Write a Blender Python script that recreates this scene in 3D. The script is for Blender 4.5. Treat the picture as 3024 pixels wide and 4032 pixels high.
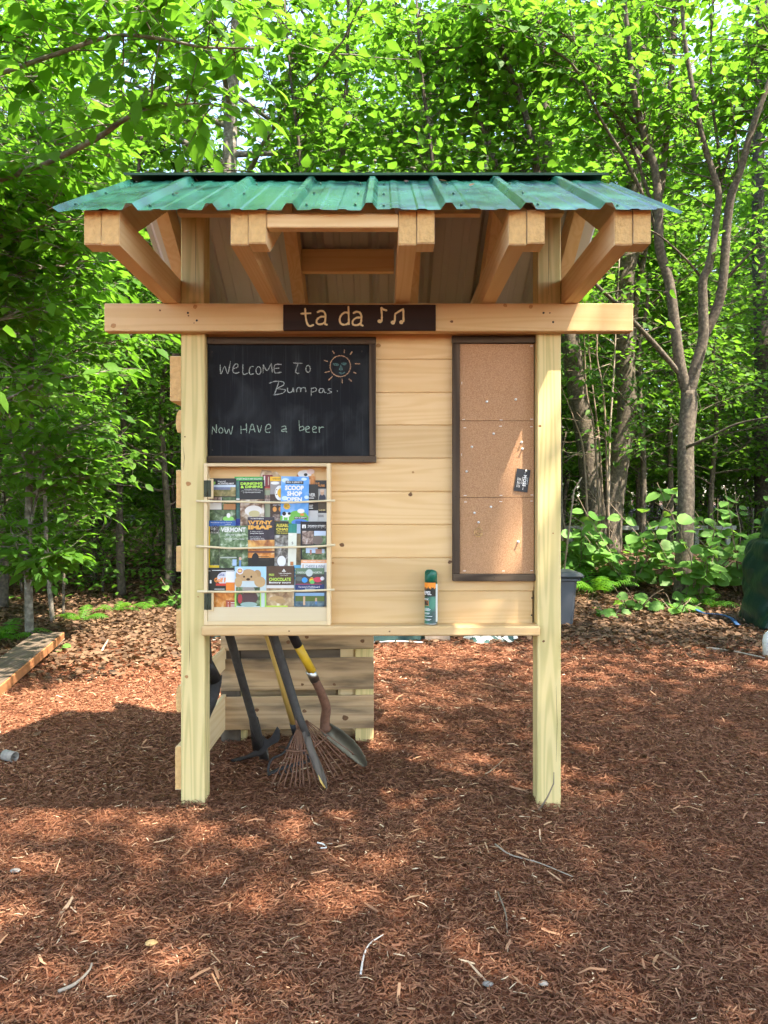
import bpy, bmesh, math, random
import numpy as np
from mathutils import Vector, Matrix

for o in list(bpy.data.objects):
    bpy.data.objects.remove(o)
SC = bpy.context.scene
COL = SC.collection

# ------------------------------------------------------------------ camera
CAMZ = 1.12
FPX = 3028.0                       # focal length in pixels of the 3024 px wide photograph
cam_d = bpy.data.cameras.new('camera')
cam = bpy.data.objects.new('camera', cam_d)
COL.objects.link(cam)
cam.location = (0, 0, CAMZ)
cam.rotation_euler = (math.radians(90), 0, 0)
cam_d.sensor_fit = 'HORIZONTAL'
cam_d.sensor_width = 36
cam_d.lens = 36 * FPX / 3024
cam_d.clip_start = 0.05
cam_d.clip_end = 1500
SC.camera = cam

# ------------------------------------------------------------------ sky and sun
SUN = Vector((0.37, -0.30, 0.88)).normalized()       # towards the sun
world = bpy.data.worlds.new('World')
SC.world = world
world.use_nodes = True
wn = world.node_tree
sky = wn.nodes.new('ShaderNodeTexSky')
sky.sky_type = 'NISHITA'
sky.sun_disc = False
sky.sun_elevation = math.asin(SUN.z)
sky.sun_rotation = math.atan2(SUN.x, SUN.y)
wn.links.new(sky.outputs[0], wn.nodes['Background'].inputs[0])
wn.nodes['Background'].inputs[1].default_value = 0.15
sun_d = bpy.data.lights.new('sun', 'SUN')
sun_d.energy = 3.6
sun_d.angle = math.radians(0.53)
sun_d.color = (1.0, 0.95, 0.87)
sun = bpy.data.objects.new('sun', sun_d)
COL.objects.link(sun)
sun.rotation_euler = (-SUN).to_track_quat('-Z', 'Y').to_euler()
sun.location = (6, -4, 14)
vs = SC.view_settings
vs.view_transform = 'Standard'
vs.look = 'None'
vs.exposure = 2.7
vs.use_white_balance = True                      # the phone's white balance, set for open shade
vs.white_balance_temperature = 7200
vs.white_balance_tint = 15
vs.gamma = 1.0
vs.use_curve_mapping = False
SC.render.engine = 'CYCLES'
cy = SC.cycles
cy.use_denoising = True
cy.max_bounces = 6
cy.diffuse_bounces = 3
cy.use_adaptive_sampling = True
cy.adaptive_threshold = 0.03
cy.glossy_bounces = 3
cy.transmission_bounces = 6
cy.transparent_max_bounces = 8
cy.sample_clamp_indirect = 6
cy.caustics_reflective = False
cy.caustics_refractive = False

# ------------------------------------------------------------------ helpers
WL = {}                                              # object -> world location

def tag(o, label=None, cat=None, group=None, kind=None):
    if label: o['label'] = label
    if cat: o['category'] = cat
    if group: o['group'] = group
    if kind: o['kind'] = kind
    return o

def thing(name, label, cat, loc=(0, 0, 0), group=None):
    o = bpy.data.objects.new(name, None)
    o.empty_display_size = 0.1
    COL.objects.link(o)
    o.location = loc
    WL[o] = Vector(loc)
    return tag(o, label, cat, group)

def link(name, me, parent=None, wloc=(0, 0, 0)):
    o = bpy.data.objects.new(name, me)
    COL.objects.link(o)
    w = Vector(wloc)
    WL[o] = w
    if parent is not None:
        o.parent = parent
        o.location = w - WL[parent]
    else:
        o.location = w
    return o

def mesh_from(name, verts, faces, mat, smooth=False):
    me = bpy.data.meshes.new(name)
    me.from_pydata([tuple(v) for v in verts], [], faces)
    me.update()
    if mat is not None:
        me.materials.append(mat)
    if smooth:
        me.polygons.foreach_set('use_smooth', [True] * len(me.polygons))
    return me

def mk(name, verts, faces, mat, parent=None, origin=None, smooth=False):
    """verts in world space -> object whose origin lies at the middle of its bounds"""
    V = np.asarray(verts, dtype=float)
    if origin is None:
        origin = (V.min(0) + V.max(0)) / 2
    V = V - np.asarray(origin)
    return link(name, mesh_from(name, V, faces, mat, smooth), parent, origin)

def big_mesh(name, V, F, mat, attr=None, smooth=False):
    """numpy verts (n,3), faces (m,k) with k = 3 or 4"""
    V = np.asarray(V, dtype=np.float32); F = np.asarray(F, dtype=np.int32)
    me = bpy.data.meshes.new(name)
    k = F.shape[1]
    me.vertices.add(len(V)); me.vertices.foreach_set('co', V.ravel())
    me.loops.add(F.size); me.loops.foreach_set('vertex_index', F.ravel())
    me.polygons.add(len(F))
    me.polygons.foreach_set('loop_start', np.arange(0, F.size, k, dtype=np.int32))
    me.polygons.foreach_set('loop_total', np.full(len(F), k, dtype=np.int32))
    if smooth:
        me.polygons.foreach_set('use_smooth', np.ones(len(F), dtype=bool))
    me.update(calc_edges=True)
    if attr is not None:
        a = me.attributes.new('tone', 'FLOAT', 'POINT')
        a.data.foreach_set('value', np.asarray(attr, dtype=np.float32))
    me.materials.append(mat)
    return me

def box_geo(x0, x1, y0, y1, z0, z1, b=0.002):
    bm = bmesh.new()
    bmesh.ops.create_cube(bm, size=1.0)
    c = Vector(((x0 + x1) / 2, (y0 + y1) / 2, (z0 + z1) / 2))
    s = Vector((x1 - x0, y1 - y0, z1 - z0))
    for v in bm.verts:
        v.co = Vector((v.co.x * s.x, v.co.y * s.y, v.co.z * s.z)) + c
    if b > 0:
        bmesh.ops.bevel(bm, geom=list(bm.edges), offset=min(b, min(s) * 0.45), segments=1, profile=0.5, affect='EDGES')
    bm.verts.index_update()
    V = [tuple(v.co) for v in bm.verts]
    F = [[v.index for v in f.verts] for f in bm.faces]
    bm.free()
    return V, F

def box(name, x0, x1, y0, y1, z0, z1, mat, parent=None, b=0.002):
    V, F = box_geo(x0, x1, y0, y1, z0, z1, b)
    return mk(name, V, F, mat, parent)

def prism(name, poly, axis, a0, a1, mat, parent=None, origin=None):
    """poly: list of 2D points, extruded along axis ('x': poly=(y,z); 'y': poly=(x,z); 'z': poly=(x,y))"""
    n = len(poly)
    def p3(p, a):
        return (a, p[0], p[1]) if axis == 'x' else ((p[0], a, p[1]) if axis == 'y' else (p[0], p[1], a))
    V = [p3(p, a0) for p in poly] + [p3(p, a1) for p in poly]
    F = [list(range(n)), list(range(2 * n - 1, n - 1, -1))]
    for i in range(n):
        j = (i + 1) % n
        F.append([i, n + i, n + j, j])
    bm = bmesh.new()
    vs_ = [bm.verts.new(v) for v in V]
    for f in F: bm.faces.new([vs_[i] for i in f])
    bmesh.ops.recalc_face_normals(bm, faces=bm.faces)
    bm.verts.index_update()
    V = [tuple(v.co) for v in bm.verts]; F = [[v.index for v in f.verts] for f in bm.faces]
    bm.free()
    return mk(name, V, F, mat, parent, origin)

def tube_geo(pts, radii, sides=8, cap=True, flat=1.0):
    pts = [Vector(p) for p in pts]
    V, F = [], []
    up = Vector((0, 0, 1))
    prev = None
    for i, p in enumerate(pts):
        d = (pts[min(i + 1, len(pts) - 1)] - pts[max(i - 1, 0)])
        if d.length < 1e-9: d = Vector((0, 0, 1))
        d.normalize()
        if prev is None:
            a = d.cross(up)
            if a.length < 0.05: a = d.cross(Vector((1, 0, 0)))
            a.normalize()
        else:
            a = prev - d * prev.dot(d)
            a.normalize()
        prev = a
        b_ = d.cross(a)
        r = radii[i] if hasattr(radii, '__len__') else radii
        for k in range(sides):
            t = 2 * math.pi * k / sides
            V.append(p + a * (r * math.cos(t)) + b_ * (r * flat * math.sin(t)))
    for i in range(len(pts) - 1):
        for k in range(sides):
            k2 = (k + 1) % sides
            F.append([i * sides + k, i * sides + k2, (i + 1) * sides + k2, (i + 1) * sides + k])
    if cap:
        F.append(list(range(sides - 1, -1, -1)))
        o = (len(pts) - 1) * sides
        F.append([o + k for k in range(sides)])
    return V, F

def tube(name, pts, radii, mat, parent=None, sides=8, flat=1.0, smooth=True, origin=None):
    V, F = tube_geo(pts, radii, sides, True, flat)
    return mk(name, V, F, mat, parent, origin, smooth)

def merge(geos):
    V, F = [], []
    for v, f in geos:
        o = len(V)
        V += [tuple(q) for q in v]
        F += [[i + o for i in g] for g in f]
    return V, F

def lathe_geo(prof, c, sides=24):
    """prof: list of (r, z); c: centre (x, y)"""
    V, F = [], []
    for r, z in prof:
        for k in range(sides):
            t = 2 * math.pi * k / sides
            V.append((c[0] + r * math.cos(t), c[1] + r * math.sin(t), z))
    for i in range(len(prof) - 1):
        for k in range(sides):
            k2 = (k + 1) % sides
            F.append([i * sides + k, i * sides + k2, (i + 1) * sides + k2, (i + 1) * sides + k])
    F.append(list(range(sides - 1, -1, -1)))
    o = (len(prof) - 1) * sides
    F.append([o + k for k in range(sides)])
    return V, F

def spline(pts, n=6):
    """Catmull-Rom through 2D/3D points"""
    P = [np.asarray(p, dtype=float) for p in pts]
    if len(P) < 3:
        return [P[0] + (P[-1] - P[0]) * t for t in np.linspace(0, 1, n + 1)]
    Q = [2 * P[0] - P[1]] + P + [2 * P[-1] - P[-2]]
    out = []
    for i in range(1, len(Q) - 2):
        for t in np.linspace(0, 1, n, endpoint=False):
            a, b, c, d = Q[i - 1], Q[i], Q[i + 1], Q[i + 2]
            out.append(0.5 * ((2 * b) + (-a + c) * t + (2 * a - 5 * b + 4 * c - d) * t * t + (-a + 3 * b - 3 * c + d) * t ** 3))
    out.append(P[-1])
    return out

def P(px, py, Y):
    """place a photograph pixel at depth Y metres"""
    return Vector(((px - 1512) / FPX * Y, Y, CAMZ - (py - 2016) / FPX * Y))

def X(px, Y): return (px - 1512) / FPX * Y
def Z(py, Y): return CAMZ - (py - 2016) / FPX * Y

# ------------------------------------------------------------------ materials
def new_mat(name):
    m = bpy.data.materials.new(name)
    m.use_nodes = True
    nt = m.node_tree
    return m, nt, nt.nodes['Principled BSDF']

def plain(name, col, rough=0.6, metal=0.0, var=0.12, scale=14.0, bump=0.0, spec=0.4):
    """one colour with uneven, slightly mottled tone"""
    m, nt, bs = new_mat(name)
    tc = nt.nodes.new('ShaderNodeTexCoord')
    nz = nt.nodes.new('ShaderNodeTexNoise')
    nz.inputs['Scale'].default_value = scale
    nz.inputs['Detail'].default_value = 5
    nt.links.new(tc.outputs['Object'], nz.inputs['Vector'])
    mx = nt.nodes.new('ShaderNodeMix'); mx.data_type = 'RGBA'
    mx.inputs['A'].default_value = [c * (1 - var) for c in col] + [1]
    mx.inputs['B'].default_value = [min(1, c * (1 + var)) for c in col] + [1]
    nt.links.new(nz.outputs['Fac'], mx.inputs['Factor'])
    nt.links.new(mx.outputs['Result'], bs.inputs['Base Color'])
    bs.inputs['Roughness'].default_value = rough
    bs.inputs['Metallic'].default_value = metal
    bs.inputs['Specular IOR Level'].default_value = spec
    if bump:
        bp = nt.nodes.new('ShaderNodeBump')
        bp.inputs['Strength'].default_value = bump
        bp.inputs['Distance'].default_value = 0.01
        nt.links.new(nz.outputs['Fac'], bp.inputs['Height'])
        nt.links.new(bp.outputs['Normal'], bs.inputs['Normal'])
    return m

def wood(name, light, dark, axis, ring=7.0, contrast=0.5, rough=0.65, dirt=None, dirt_amt=0.0, stretch=0.45, across=9.0, fib=0.25):
    """sawn timber: growth rings along the axis, fine fibre, optional grey weather stains"""
    m, nt, bs = new_mat(name)
    N, L = nt.nodes.new, nt.links.new
    tc = N('ShaderNodeTexCoord'); oi = N('ShaderNodeObjectInfo')
    off = N('ShaderNodeVectorMath'); off.operation = 'SCALE'
    cmb = N('ShaderNodeCombineXYZ')
    for i in range(3): L(oi.outputs['Random'], cmb.inputs[i])
    L(cmb.outputs[0], off.inputs[0]); off.inputs['Scale'].default_value = 37.0
    add = N('ShaderNodeVectorMath'); add.operation = 'ADD'
    L(tc.outputs['Object'], add.inputs[0]); L(off.outputs[0], add.inputs[1])
    def mapped(along, acr):
        mp = N('ShaderNodeMapping')
        s = [acr] * 3; s['xyz'.index(axis)] = along
        mp.inputs['Scale'].default_value = s
        L(add.outputs[0], mp.inputs['Vector'])
        return mp
    n1 = N('ShaderNodeTexNoise'); n1.inputs['Scale'].default_value = 1.0
    n1.inputs['Detail'].default_value = 1.5; n1.inputs['Distortion'].default_value = 0.25
    L(mapped(stretch, across).outputs[0], n1.inputs['Vector'])
    mul = N('ShaderNodeMath'); mul.operation = 'MULTIPLY'; mul.inputs[1].default_value = ring * 6.283
    L(n1.outputs['Fac'], mul.inputs[0])
    sn = N('ShaderNodeMath'); sn.operation = 'SINE'; L(mul.outputs[0], sn.inputs[0])
    mr = N('ShaderNodeMapRange'); mr.inputs['From Min'].default_value = -0.4; mr.inputs['From Max'].default_value = 1.0
    L(sn.outputs[0], mr.inputs['Value'])
    n2 = N('ShaderNodeTexNoise'); n2.inputs['Scale'].default_value = 1.0; n2.inputs['Detail'].default_value = 3
    L(mapped(3.0, 160.0).outputs[0], n2.inputs['Vector'])
    n3 = N('ShaderNodeTexNoise'); n3.inputs['Scale'].default_value = 1.0; n3.inputs['Detail'].default_value = 4
    L(mapped(1.6, 5.0).outputs[0], n3.inputs['Vector'])
    f1 = N('ShaderNodeMath'); f1.operation = 'MULTIPLY'; f1.inputs[1].default_value = contrast
    L(mr.outputs['Result'], f1.inputs[0])
    f2 = N('ShaderNodeMath'); f2.operation = 'MULTIPLY_ADD'; f2.inputs[1].default_value = fib
    L(n2.outputs['Fac'], f2.inputs[0]); L(f1.outputs[0], f2.inputs[2])
    f3 = N('ShaderNodeMath'); f3.operation = 'MULTIPLY_ADD'; f3.inputs[1].default_value = 0.45; f3.use_clamp = True
    L(n3.outputs['Fac'], f3.inputs[0]); L(f2.outputs[0], f3.inputs[2])
    mx = N('ShaderNodeMix'); mx.data_type = 'RGBA'
    mx.inputs['A'].default_value = list(light) + [1]; mx.inputs['B'].default_value = list(dark) + [1]
    L(f3.outputs[0], mx.inputs['Factor'])
    out = mx.outputs['Result']
    hs = N('ShaderNodeHueSaturation')
    vr = N('ShaderNodeMapRange'); vr.inputs['To Min'].default_value = 0.88; vr.inputs['To Max'].default_value = 1.1
    L(oi.outputs['Random'], vr.inputs['Value']); L(vr.outputs['Result'], hs.inputs['Value'])
    L(out, hs.inputs['Color']); out = hs.outputs['Color']
    if dirt:
        n4 = N('ShaderNodeTexNoise'); n4.inputs['Scale'].default_value = 1.0; n4.inputs['Detail'].default_value = 6
        L(mapped(2.2, 14.0).outputs[0], n4.inputs['Vector'])
        r4 = N('ShaderNodeMapRange'); r4.inputs['From Min'].default_value = 0.46; r4.inputs['From Max'].default_value = 0.68
        r4.inputs['To Max'].default_value = dirt_amt
        L(n4.outputs['Fac'], r4.inputs['Value'])
        m2 = N('ShaderNodeMix'); m2.data_type = 'RGBA'
        L(r4.outputs['Result'], m2.inputs['Factor']); L(out, m2.inputs['A'])
        m2.inputs['B'].default_value = list(dirt) + [1]
        out = m2.outputs['Result']
    L(out, bs.inputs['Base Color'])
    bs.inputs['Roughness'].default_value = rough
    bs.inputs['Specular IOR Level'].default_value = 0.25
    bp = N('ShaderNodeBump'); bp.inputs['Strength'].default_value = 0.18; bp.inputs['Distance'].default_value = 0.002
    L(n2.outputs['Fac'], bp.inputs['Height']); L(bp.outputs['Normal'], bs.inputs['Normal'])
    return m

PINE_L, PINE_D = (0.74, 0.515, 0.27), (0.62, 0.385, 0.165)
SAWN_L, SAWN_D = (0.78, 0.60, 0.35), (0.68, 0.475, 0.24)
M = {}
for ax in 'xyz':
    M['pine_' + ax] = wood('pine_' + ax, PINE_L, PINE_D, ax, ring=9, contrast=0.36, across=13, stretch=.7)
    M['sawn_' + ax] = wood('sawn_' + ax, SAWN_L, SAWN_D, ax, ring=8, contrast=0.45, rough=0.8, across=14)
    M['pallet_' + ax] = wood('pallet_' + ax, (0.57, 0.40, 0.225), (0.37, 0.235, 0.12), ax, ring=7, contrast=0.45, rough=0.85, dirt=(0.045, 0.034, 0.024), dirt_amt=0.9, across=12)
    M['grey_' + ax] = wood('grey_' + ax, (0.15, 0.115, 0.08), (0.055, 0.04, 0.028), ax, ring=6, contrast=0.5, rough=0.9)
M['treated'] = wood('treated', (0.74, 0.58, 0.28), (0.47, 0.39, 0.15), 'z', ring=11, contrast=0.5, stretch=0.5, across=12, fib=0.12)
M['lath_x'] = wood('lath_x', (0.74, 0.59, 0.36), (0.62, 0.44, 0.23), 'x', ring=4, contrast=0.25)
M['lath_z'] = wood('lath_z', (0.74, 0.59, 0.36), (0.62, 0.44, 0.23), 'z', ring=4, contrast=0.25)
M['endgrain'] = plain('endgrain', (0.60, 0.37, 0.15), 0.9, var=0.3, scale=60, bump=0.5)
M['knot'] = plain('knot', (0.16, 0.075, 0.03), 0.7, var=0.6, scale=120)
M['knot_soft'] = plain('knot_soft', (0.40, 0.20, 0.07), 0.7, var=0.4, scale=120)
M['frame_dark_x'] = wood('frame_dark_x', (0.15, 0.105, 0.068), (0.05, 0.034, 0.023), 'x', ring=8, contrast=0.55, rough=0.9, fib=0.5)
M['frame_dark_z'] = wood('frame_dark_z', (0.15, 0.105, 0.068), (0.05, 0.034, 0.023), 'z', ring=8, contrast=0.55, rough=0.9, fib=0.5)
M['sign_brown'] = wood('sign_brown', (0.026, 0.009, 0.004), (0.013, 0.005, 0.003), 'x', ring=5, contrast=0.5, rough=0.7)
M['routed'] = plain('routed', (0.66, 0.50, 0.27), 0.8, var=0.25, scale=120)
M['screw'] = plain('screw', (0.035, 0.03, 0.026), 0.45, metal=0.7, var=0.2)
M['steel'] = plain('steel', (0.42, 0.42, 0.40), 0.35, metal=1.0, var=0.2, scale=40)
M['hinge'] = plain('hinge', (0.045, 0.052, 0.03), 0.5, metal=0.4, var=0.35, scale=50)
M['white_plastic'] = plain('white_plastic', (0.78, 0.77, 0.72), 0.4)
M['gold'] = plain('gold', (0.72, 0.5, 0.22), 0.25, metal=1.0, var=0.1)
M['black_steel'] = plain('black_steel', (0.035, 0.031, 0.029), 0.6, metal=0.3, var=0.6, scale=45, bump=0.3)
M['rust_steel'] = plain('rust_steel', (0.19, 0.092, 0.055), 0.7, metal=0.3, var=0.5, scale=60, bump=0.3)
M['blade'] = plain('blade', (0.15, 0.135, 0.095), 0.55, metal=0.55, var=0.6, scale=18, bump=0.2)
M['dark_handle'] = plain('dark_handle', (0.043, 0.039, 0.034), 0.65, var=0.6, scale=45, bump=0.25)
M['worn_handle'] = wood('worn_handle', (0.14, 0.115, 0.09), (0.05, 0.04, 0.034), 'z', ring=7, contrast=0.5)
M['yellow_fibre'] = plain('yellow_fibre', (0.68, 0.42, 0.03), 0.4, var=0.15, scale=30)
M['yellow_wood'] = plain('yellow_wood', (0.56, 0.37, 0.10), 0.5, var=0.2, scale=30)
M['black_grip'] = plain('black_grip', (0.02, 0.02, 0.022), 0.55, var=0.3, scale=30)
M['grey_tote'] = plain('grey_tote', (0.07, 0.078, 0.088), 0.5, var=0.12, scale=12)
M['tote_lid'] = plain('tote_lid', (0.04, 0.05, 0.05), 0.5, var=0.15, scale=12)
M['tarp'] = plain('tarp', (0.004, 0.024, 0.017), 0.36, var=0.35, scale=13, bump=1.0, spec=0.45)
M['canvas'] = plain('canvas', (0.030, 0.075, 0.066), 0.75, var=0.25, scale=9)
M['canvas_white'] = plain('canvas_white', (0.58, 0.58, 0.52), 0.8, var=0.15, scale=20)
M['cardboard'] = plain('cardboard', (0.24, 0.19, 0.14), 0.85, var=0.2, scale=20)
M['blue_strap'] = plain('blue_strap', (0.025, 0.09, 0.21), 0.6, var=0.3, scale=30)
M['birch'] = plain('birch', (0.26, 0.235, 0.20), 0.8, var=0.35, scale=60)
M['inner_dark'] = plain('inner_dark', (0.03, 0.025, 0.02), 0.9)
M['string'] = plain('string', (0.62, 0.56, 0.48), 0.8)
M['rail_grey'] = plain('rail_grey', (0.30, 0.31, 0.29), 0.8, var=0.25, scale=20)

def two_tone(name, a, b, scale, rough, lo=0.42, hi=0.6, bump=0.0, detail=8, metal=0, distort=0.0, third=None):
    m, nt, bs = new_mat(name)
    N, L = nt.nodes.new, nt.links.new
    tc = N('ShaderNodeTexCoord'); nz = N('ShaderNodeTexNoise')
    nz.inputs['Scale'].default_value = scale; nz.inputs['Detail'].default_value = detail; nz.inputs['Distortion'].default_value = distort
    L(tc.outputs['Object'], nz.inputs['Vector'])
    cr = N('ShaderNodeValToRGB')
    cr.color_ramp.elements[0].position = lo; cr.color_ramp.elements[0].color = list(a) + [1]
    cr.color_ramp.elements[1].position = hi; cr.color_ramp.elements[1].color = list(b) + [1]
    if third:
        e = cr.color_ramp.elements.new(min(0.95, hi + 0.1)); e.color = list(third) + [1]
    L(nz.outputs['Fac'], cr.inputs['Fac']); L(cr.outputs['Color'], bs.inputs['Base Color'])
    bs.inputs['Roughness'].default_value = rough; bs.inputs['Metallic'].default_value = metal
    if bump:
        bp = N('ShaderNodeBump'); bp.inputs['Strength'].default_value = bump; bp.inputs['Distance'].default_value = 0.004
        L(nz.outputs['Fac'], bp.inputs['Height']); L(bp.outputs['Normal'], bs.inputs['Normal'])
    return m

M['cork'] = two_tone('cork', (0.34, 0.17, 0.078), (0.51, 0.29, 0.15), 300, 0.9, 0.32, 0.68, bump=0.25, detail=3)

def slate_mat():
    m, nt, bs = new_mat('slate')
    N, L = nt.nodes.new, nt.links.new
    tc = N('ShaderNodeTexCoord')
    n1 = N('ShaderNodeTexNoise'); n1.inputs['Scale'].default_value = 5; n1.inputs['Detail'].default_value = 7; n1.inputs['Distortion'].default_value = 0.8
    mp = N('ShaderNodeMapping'); mp.inputs['Scale'].default_value = (120, 1, 4)
    n2 = N('ShaderNodeTexNoise'); n2.inputs['Scale'].default_value = 1; n2.inputs['Detail'].default_value = 4
    L(tc.outputs['Object'], n1.inputs['Vector']); L(tc.outputs['Object'], mp.inputs['Vector']); L(mp.outputs[0], n2.inputs['Vector'])
    r1 = N('ShaderNodeMapRange'); r1.inputs['From Min'].default_value = 0.5; r1.inputs['From Max'].default_value = 0.8; r1.inputs['To Max'].default_value = 0.8
    L(n1.outputs['Fac'], r1.inputs['Value'])
    r2 = N('ShaderNodeMapRange'); r2.inputs['From Min'].default_value = 0.55; r2.inputs['From Max'].default_value = 0.8; r2.inputs['To Max'].default_value = 0.55
    L(n2.outputs['Fac'], r2.inputs['Value'])
    ad = N('ShaderNodeMath'); ad.operation = 'ADD'; ad.use_clamp = True
    L(r1.outputs[0], ad.inputs[0]); L(r2.outputs[0], ad.inputs[1])
    mx = N('ShaderNodeMix'); mx.data_type = 'RGBA'
    mx.inputs['A'].default_value = (0.0085, 0.009, 0.0105, 1); mx.inputs['B'].default_value = (0.045, 0.05, 0.052, 1)
    L(ad.outputs[0], mx.inputs['Factor']); L(mx.outputs['Result'], bs.inputs['Base Color'])
    bs.inputs['Roughness'].default_value = 0.7
    bs.inputs['Specular IOR Level'].default_value = 0.15
    return m
M['slate'] = slate_mat()
M['chalk'] = two_tone('chalk', (0.04, 0.06, 0.05), (0.36, 0.47, 0.37), 330, 0.95, 0.36, 0.6, detail=2)
M['chalk_white'] = two_tone('chalk_white', (0.05, 0.055, 0.05), (0.42, 0.45, 0.41), 330, 0.95, 0.36, 0.6, detail=2)
M['chalk_orange'] = two_tone('chalk_orange', (0.07, 0.04, 0.025), (0.52, 0.31, 0.18), 330, 0.95, 0.36, 0.6, detail=2)
M['chalk_teal'] = two_tone('chalk_teal', (0.012, 0.025, 0.025), (0.08, 0.17, 0.16), 330, 0.95, 0.36, 0.6, detail=2)

def roof_mat():
    m, nt, bs = new_mat('roof_green')
    N, L = nt.nodes.new, nt.links.new
    geo = N('ShaderNodeNewGeometry'); tc = N('ShaderNodeTexCoord')
    nz = N('ShaderNodeTexNoise'); nz.inputs['Scale'].default_value = 7; nz.inputs['Detail'].default_value = 8
    L(tc.outputs['Object'], nz.inputs['Vector'])
    cr = N('ShaderNodeValToRGB')
    cr.color_ramp.elements[0].position = 0.35; cr.color_ramp.elements[0].color = (0.005, 0.055, 0.040, 1)
    cr.color_ramp.elements[1].position = 0.7; cr.color_ramp.elements[1].color = (0.007, 0.072, 0.052, 1)
    L(nz.outputs['Fac'], cr.inputs['Fac'])
    mx = N('ShaderNodeMix'); mx.data_type = 'RGBA'
    L(geo.outputs['Backfacing'], mx.inputs['Factor'])
    L(cr.outputs['Color'], mx.inputs['A']); mx.inputs['B'].default_value = (0.56, 0.60, 0.60, 1)
    L(mx.outputs['Result'], bs.inputs['Base Color'])
    r = N('ShaderNodeMapRange'); r.inputs['To Min'].default_value = 0.16; r.inputs['To Max'].default_value = 0.34
    L(nz.outputs['Fac'], r.inputs['Value'])
    mxr = N('ShaderNodeMix'); mxr.data_type = 'FLOAT'
    L(geo.outputs['Backfacing'], mxr.inputs['Factor']); L(r.outputs['Result'], mxr.inputs['A']); mxr.inputs['B'].default_value = 0.6
    L(mxr.outputs['Result'], bs.inputs['Roughness'])
    n2 = N('ShaderNodeTexNoise'); n2.inputs['Scale'].default_value = 4.0; n2.inputs['Detail'].default_value = 2
    L(tc.outputs['Object'], n2.inputs['Vector'])
    bp = N('ShaderNodeBump'); bp.inputs['Strength'].default_value = 0.10; bp.inputs['Distance'].default_value = 0.02
    L(n2.outputs['Fac'], bp.inputs['Height']); L(bp.outputs['Normal'], bs.inputs['Normal'])
    return m
M['roof'] = roof_mat()
M['roof_cap'] = plain('roof_cap', (0.008, 0.055, 0.035), 0.4, var=0.2, scale=10)

def leaf_mat(name, c0, c1, trans, tfac=0.45, rough=0.55, spec=0.18):
    """thin leaf: reflects on one face and lets light through; tone differs from leaf to leaf"""
    m, nt, bs = new_mat(name)
    N, L = nt.nodes.new, nt.links.new
    at = N('ShaderNodeAttribute'); at.attribute_name = 'tone'
    oi = N('ShaderNodeObjectInfo')
    ad = N('ShaderNodeMath'); ad.operation = 'ADD'
    L(at.outputs['Fac'], ad.inputs[0]); 
    ml = N('ShaderNodeMath'); ml.operation = 'MULTIPLY'; ml.inputs[1].default_value = 0.7
    L(oi.outputs['Random'], ml.inputs[0]); L(ml.outputs[0], ad.inputs[1])
    fr = N('ShaderNodeMath'); fr.operation = 'FRACT'; L(ad.outputs[0], fr.inputs[0])
    mx = N('ShaderNodeMix'); mx.data_type = 'RGBA'
    L(fr.outputs[0], mx.inputs['Factor'])
    mx.inputs['A'].default_value = list(c0) + [1]; mx.inputs['B'].default_value = list(c1) + [1]
    L(mx.outputs['Result'], bs.inputs['Base Color'])
    bs.inputs['Roughness'].default_value = rough
    bs.inputs['Specular IOR Level'].default_value = spec
    tr = N('ShaderNodeBsdfTranslucent')
    m2 = N('ShaderNodeMix'); m2.data_type = 'RGBA'
    L(fr.outputs[0], m2.inputs['Factor'])
    m2.inputs['A'].default_value = [c * 0.8 for c in trans] + [1]; m2.inputs['B'].default_value = [min(1, c * 1.25) for c in trans] + [1]
    L(m2.outputs['Result'], tr.inputs['Color'])
    ms = N('ShaderNodeMixShader'); ms.inputs['Fac'].default_value = tfac
    L(bs.outputs[0], ms.inputs[1]); L(tr.outputs[0], ms.inputs[2])
    L(ms.outputs[0], nt.nodes['Material Output'].inputs['Surface'])
    return m

M['leaf_beech'] = leaf_mat('leaf_beech', (0.038, 0.125, 0.014), (0.088, 0.21, 0.025), (0.15, 0.38, 0.026), tfac=0.5)
M['leaf_maple'] = leaf_mat('leaf_maple', (0.040, 0.125, 0.015), (0.090, 0.21, 0.028), (0.155, 0.385, 0.028), tfac=0.5)
M['leaf_far'] = leaf_mat('leaf_far', (0.030, 0.105, 0.013), (0.090, 0.205, 0.026), (0.155, 0.37, 0.028), tfac=0.5)
M['leaf_hobble'] = leaf_mat('leaf_hobble', (0.065, 0.175, 0.032), (0.125, 0.265, 0.058), (0.22, 0.43, 0.05), tfac=0.4, rough=0.5)
M['leaf_fern'] = leaf_mat('leaf_fern', (0.04, 0.15, 0.014), (0.085, 0.22, 0.024), (0.15, 0.38, 0.025), tfac=0.45)
M['litter'] = leaf_mat('litter', (0.05, 0.028, 0.016), (0.19, 0.115, 0.066), (0.2, 0.1, 0.04), tfac=0.12, rough=0.7)
M['bark_smooth'] = two_tone('bark_smooth', (0.10, 0.088, 0.066), (0.21, 0.19, 0.15), 22, 0.85, 0.4, 0.62, bump=0.5, third=(0.30, 0.30, 0.26))
M['bark_brown'] = two_tone('bark_brown', (0.058, 0.046, 0.032), (0.13, 0.105, 0.072), 30, 0.9, 0.38, 0.62, bump=0.8, third=(0.19, 0.17, 0.12))
M['bark_dark'] = two_tone('bark_dark', (0.035, 0.028, 0.02), (0.085, 0.068, 0.048), 26, 0.9, 0.4, 0.62, bump=0.8)
M['twig'] = plain('twig', (0.20, 0.15, 0.10), 0.85, var=0.3, scale=40)
M['dead_twig'] = plain('dead_twig', (0.34, 0.28, 0.21), 0.85, var=0.3, scale=40)

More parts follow.
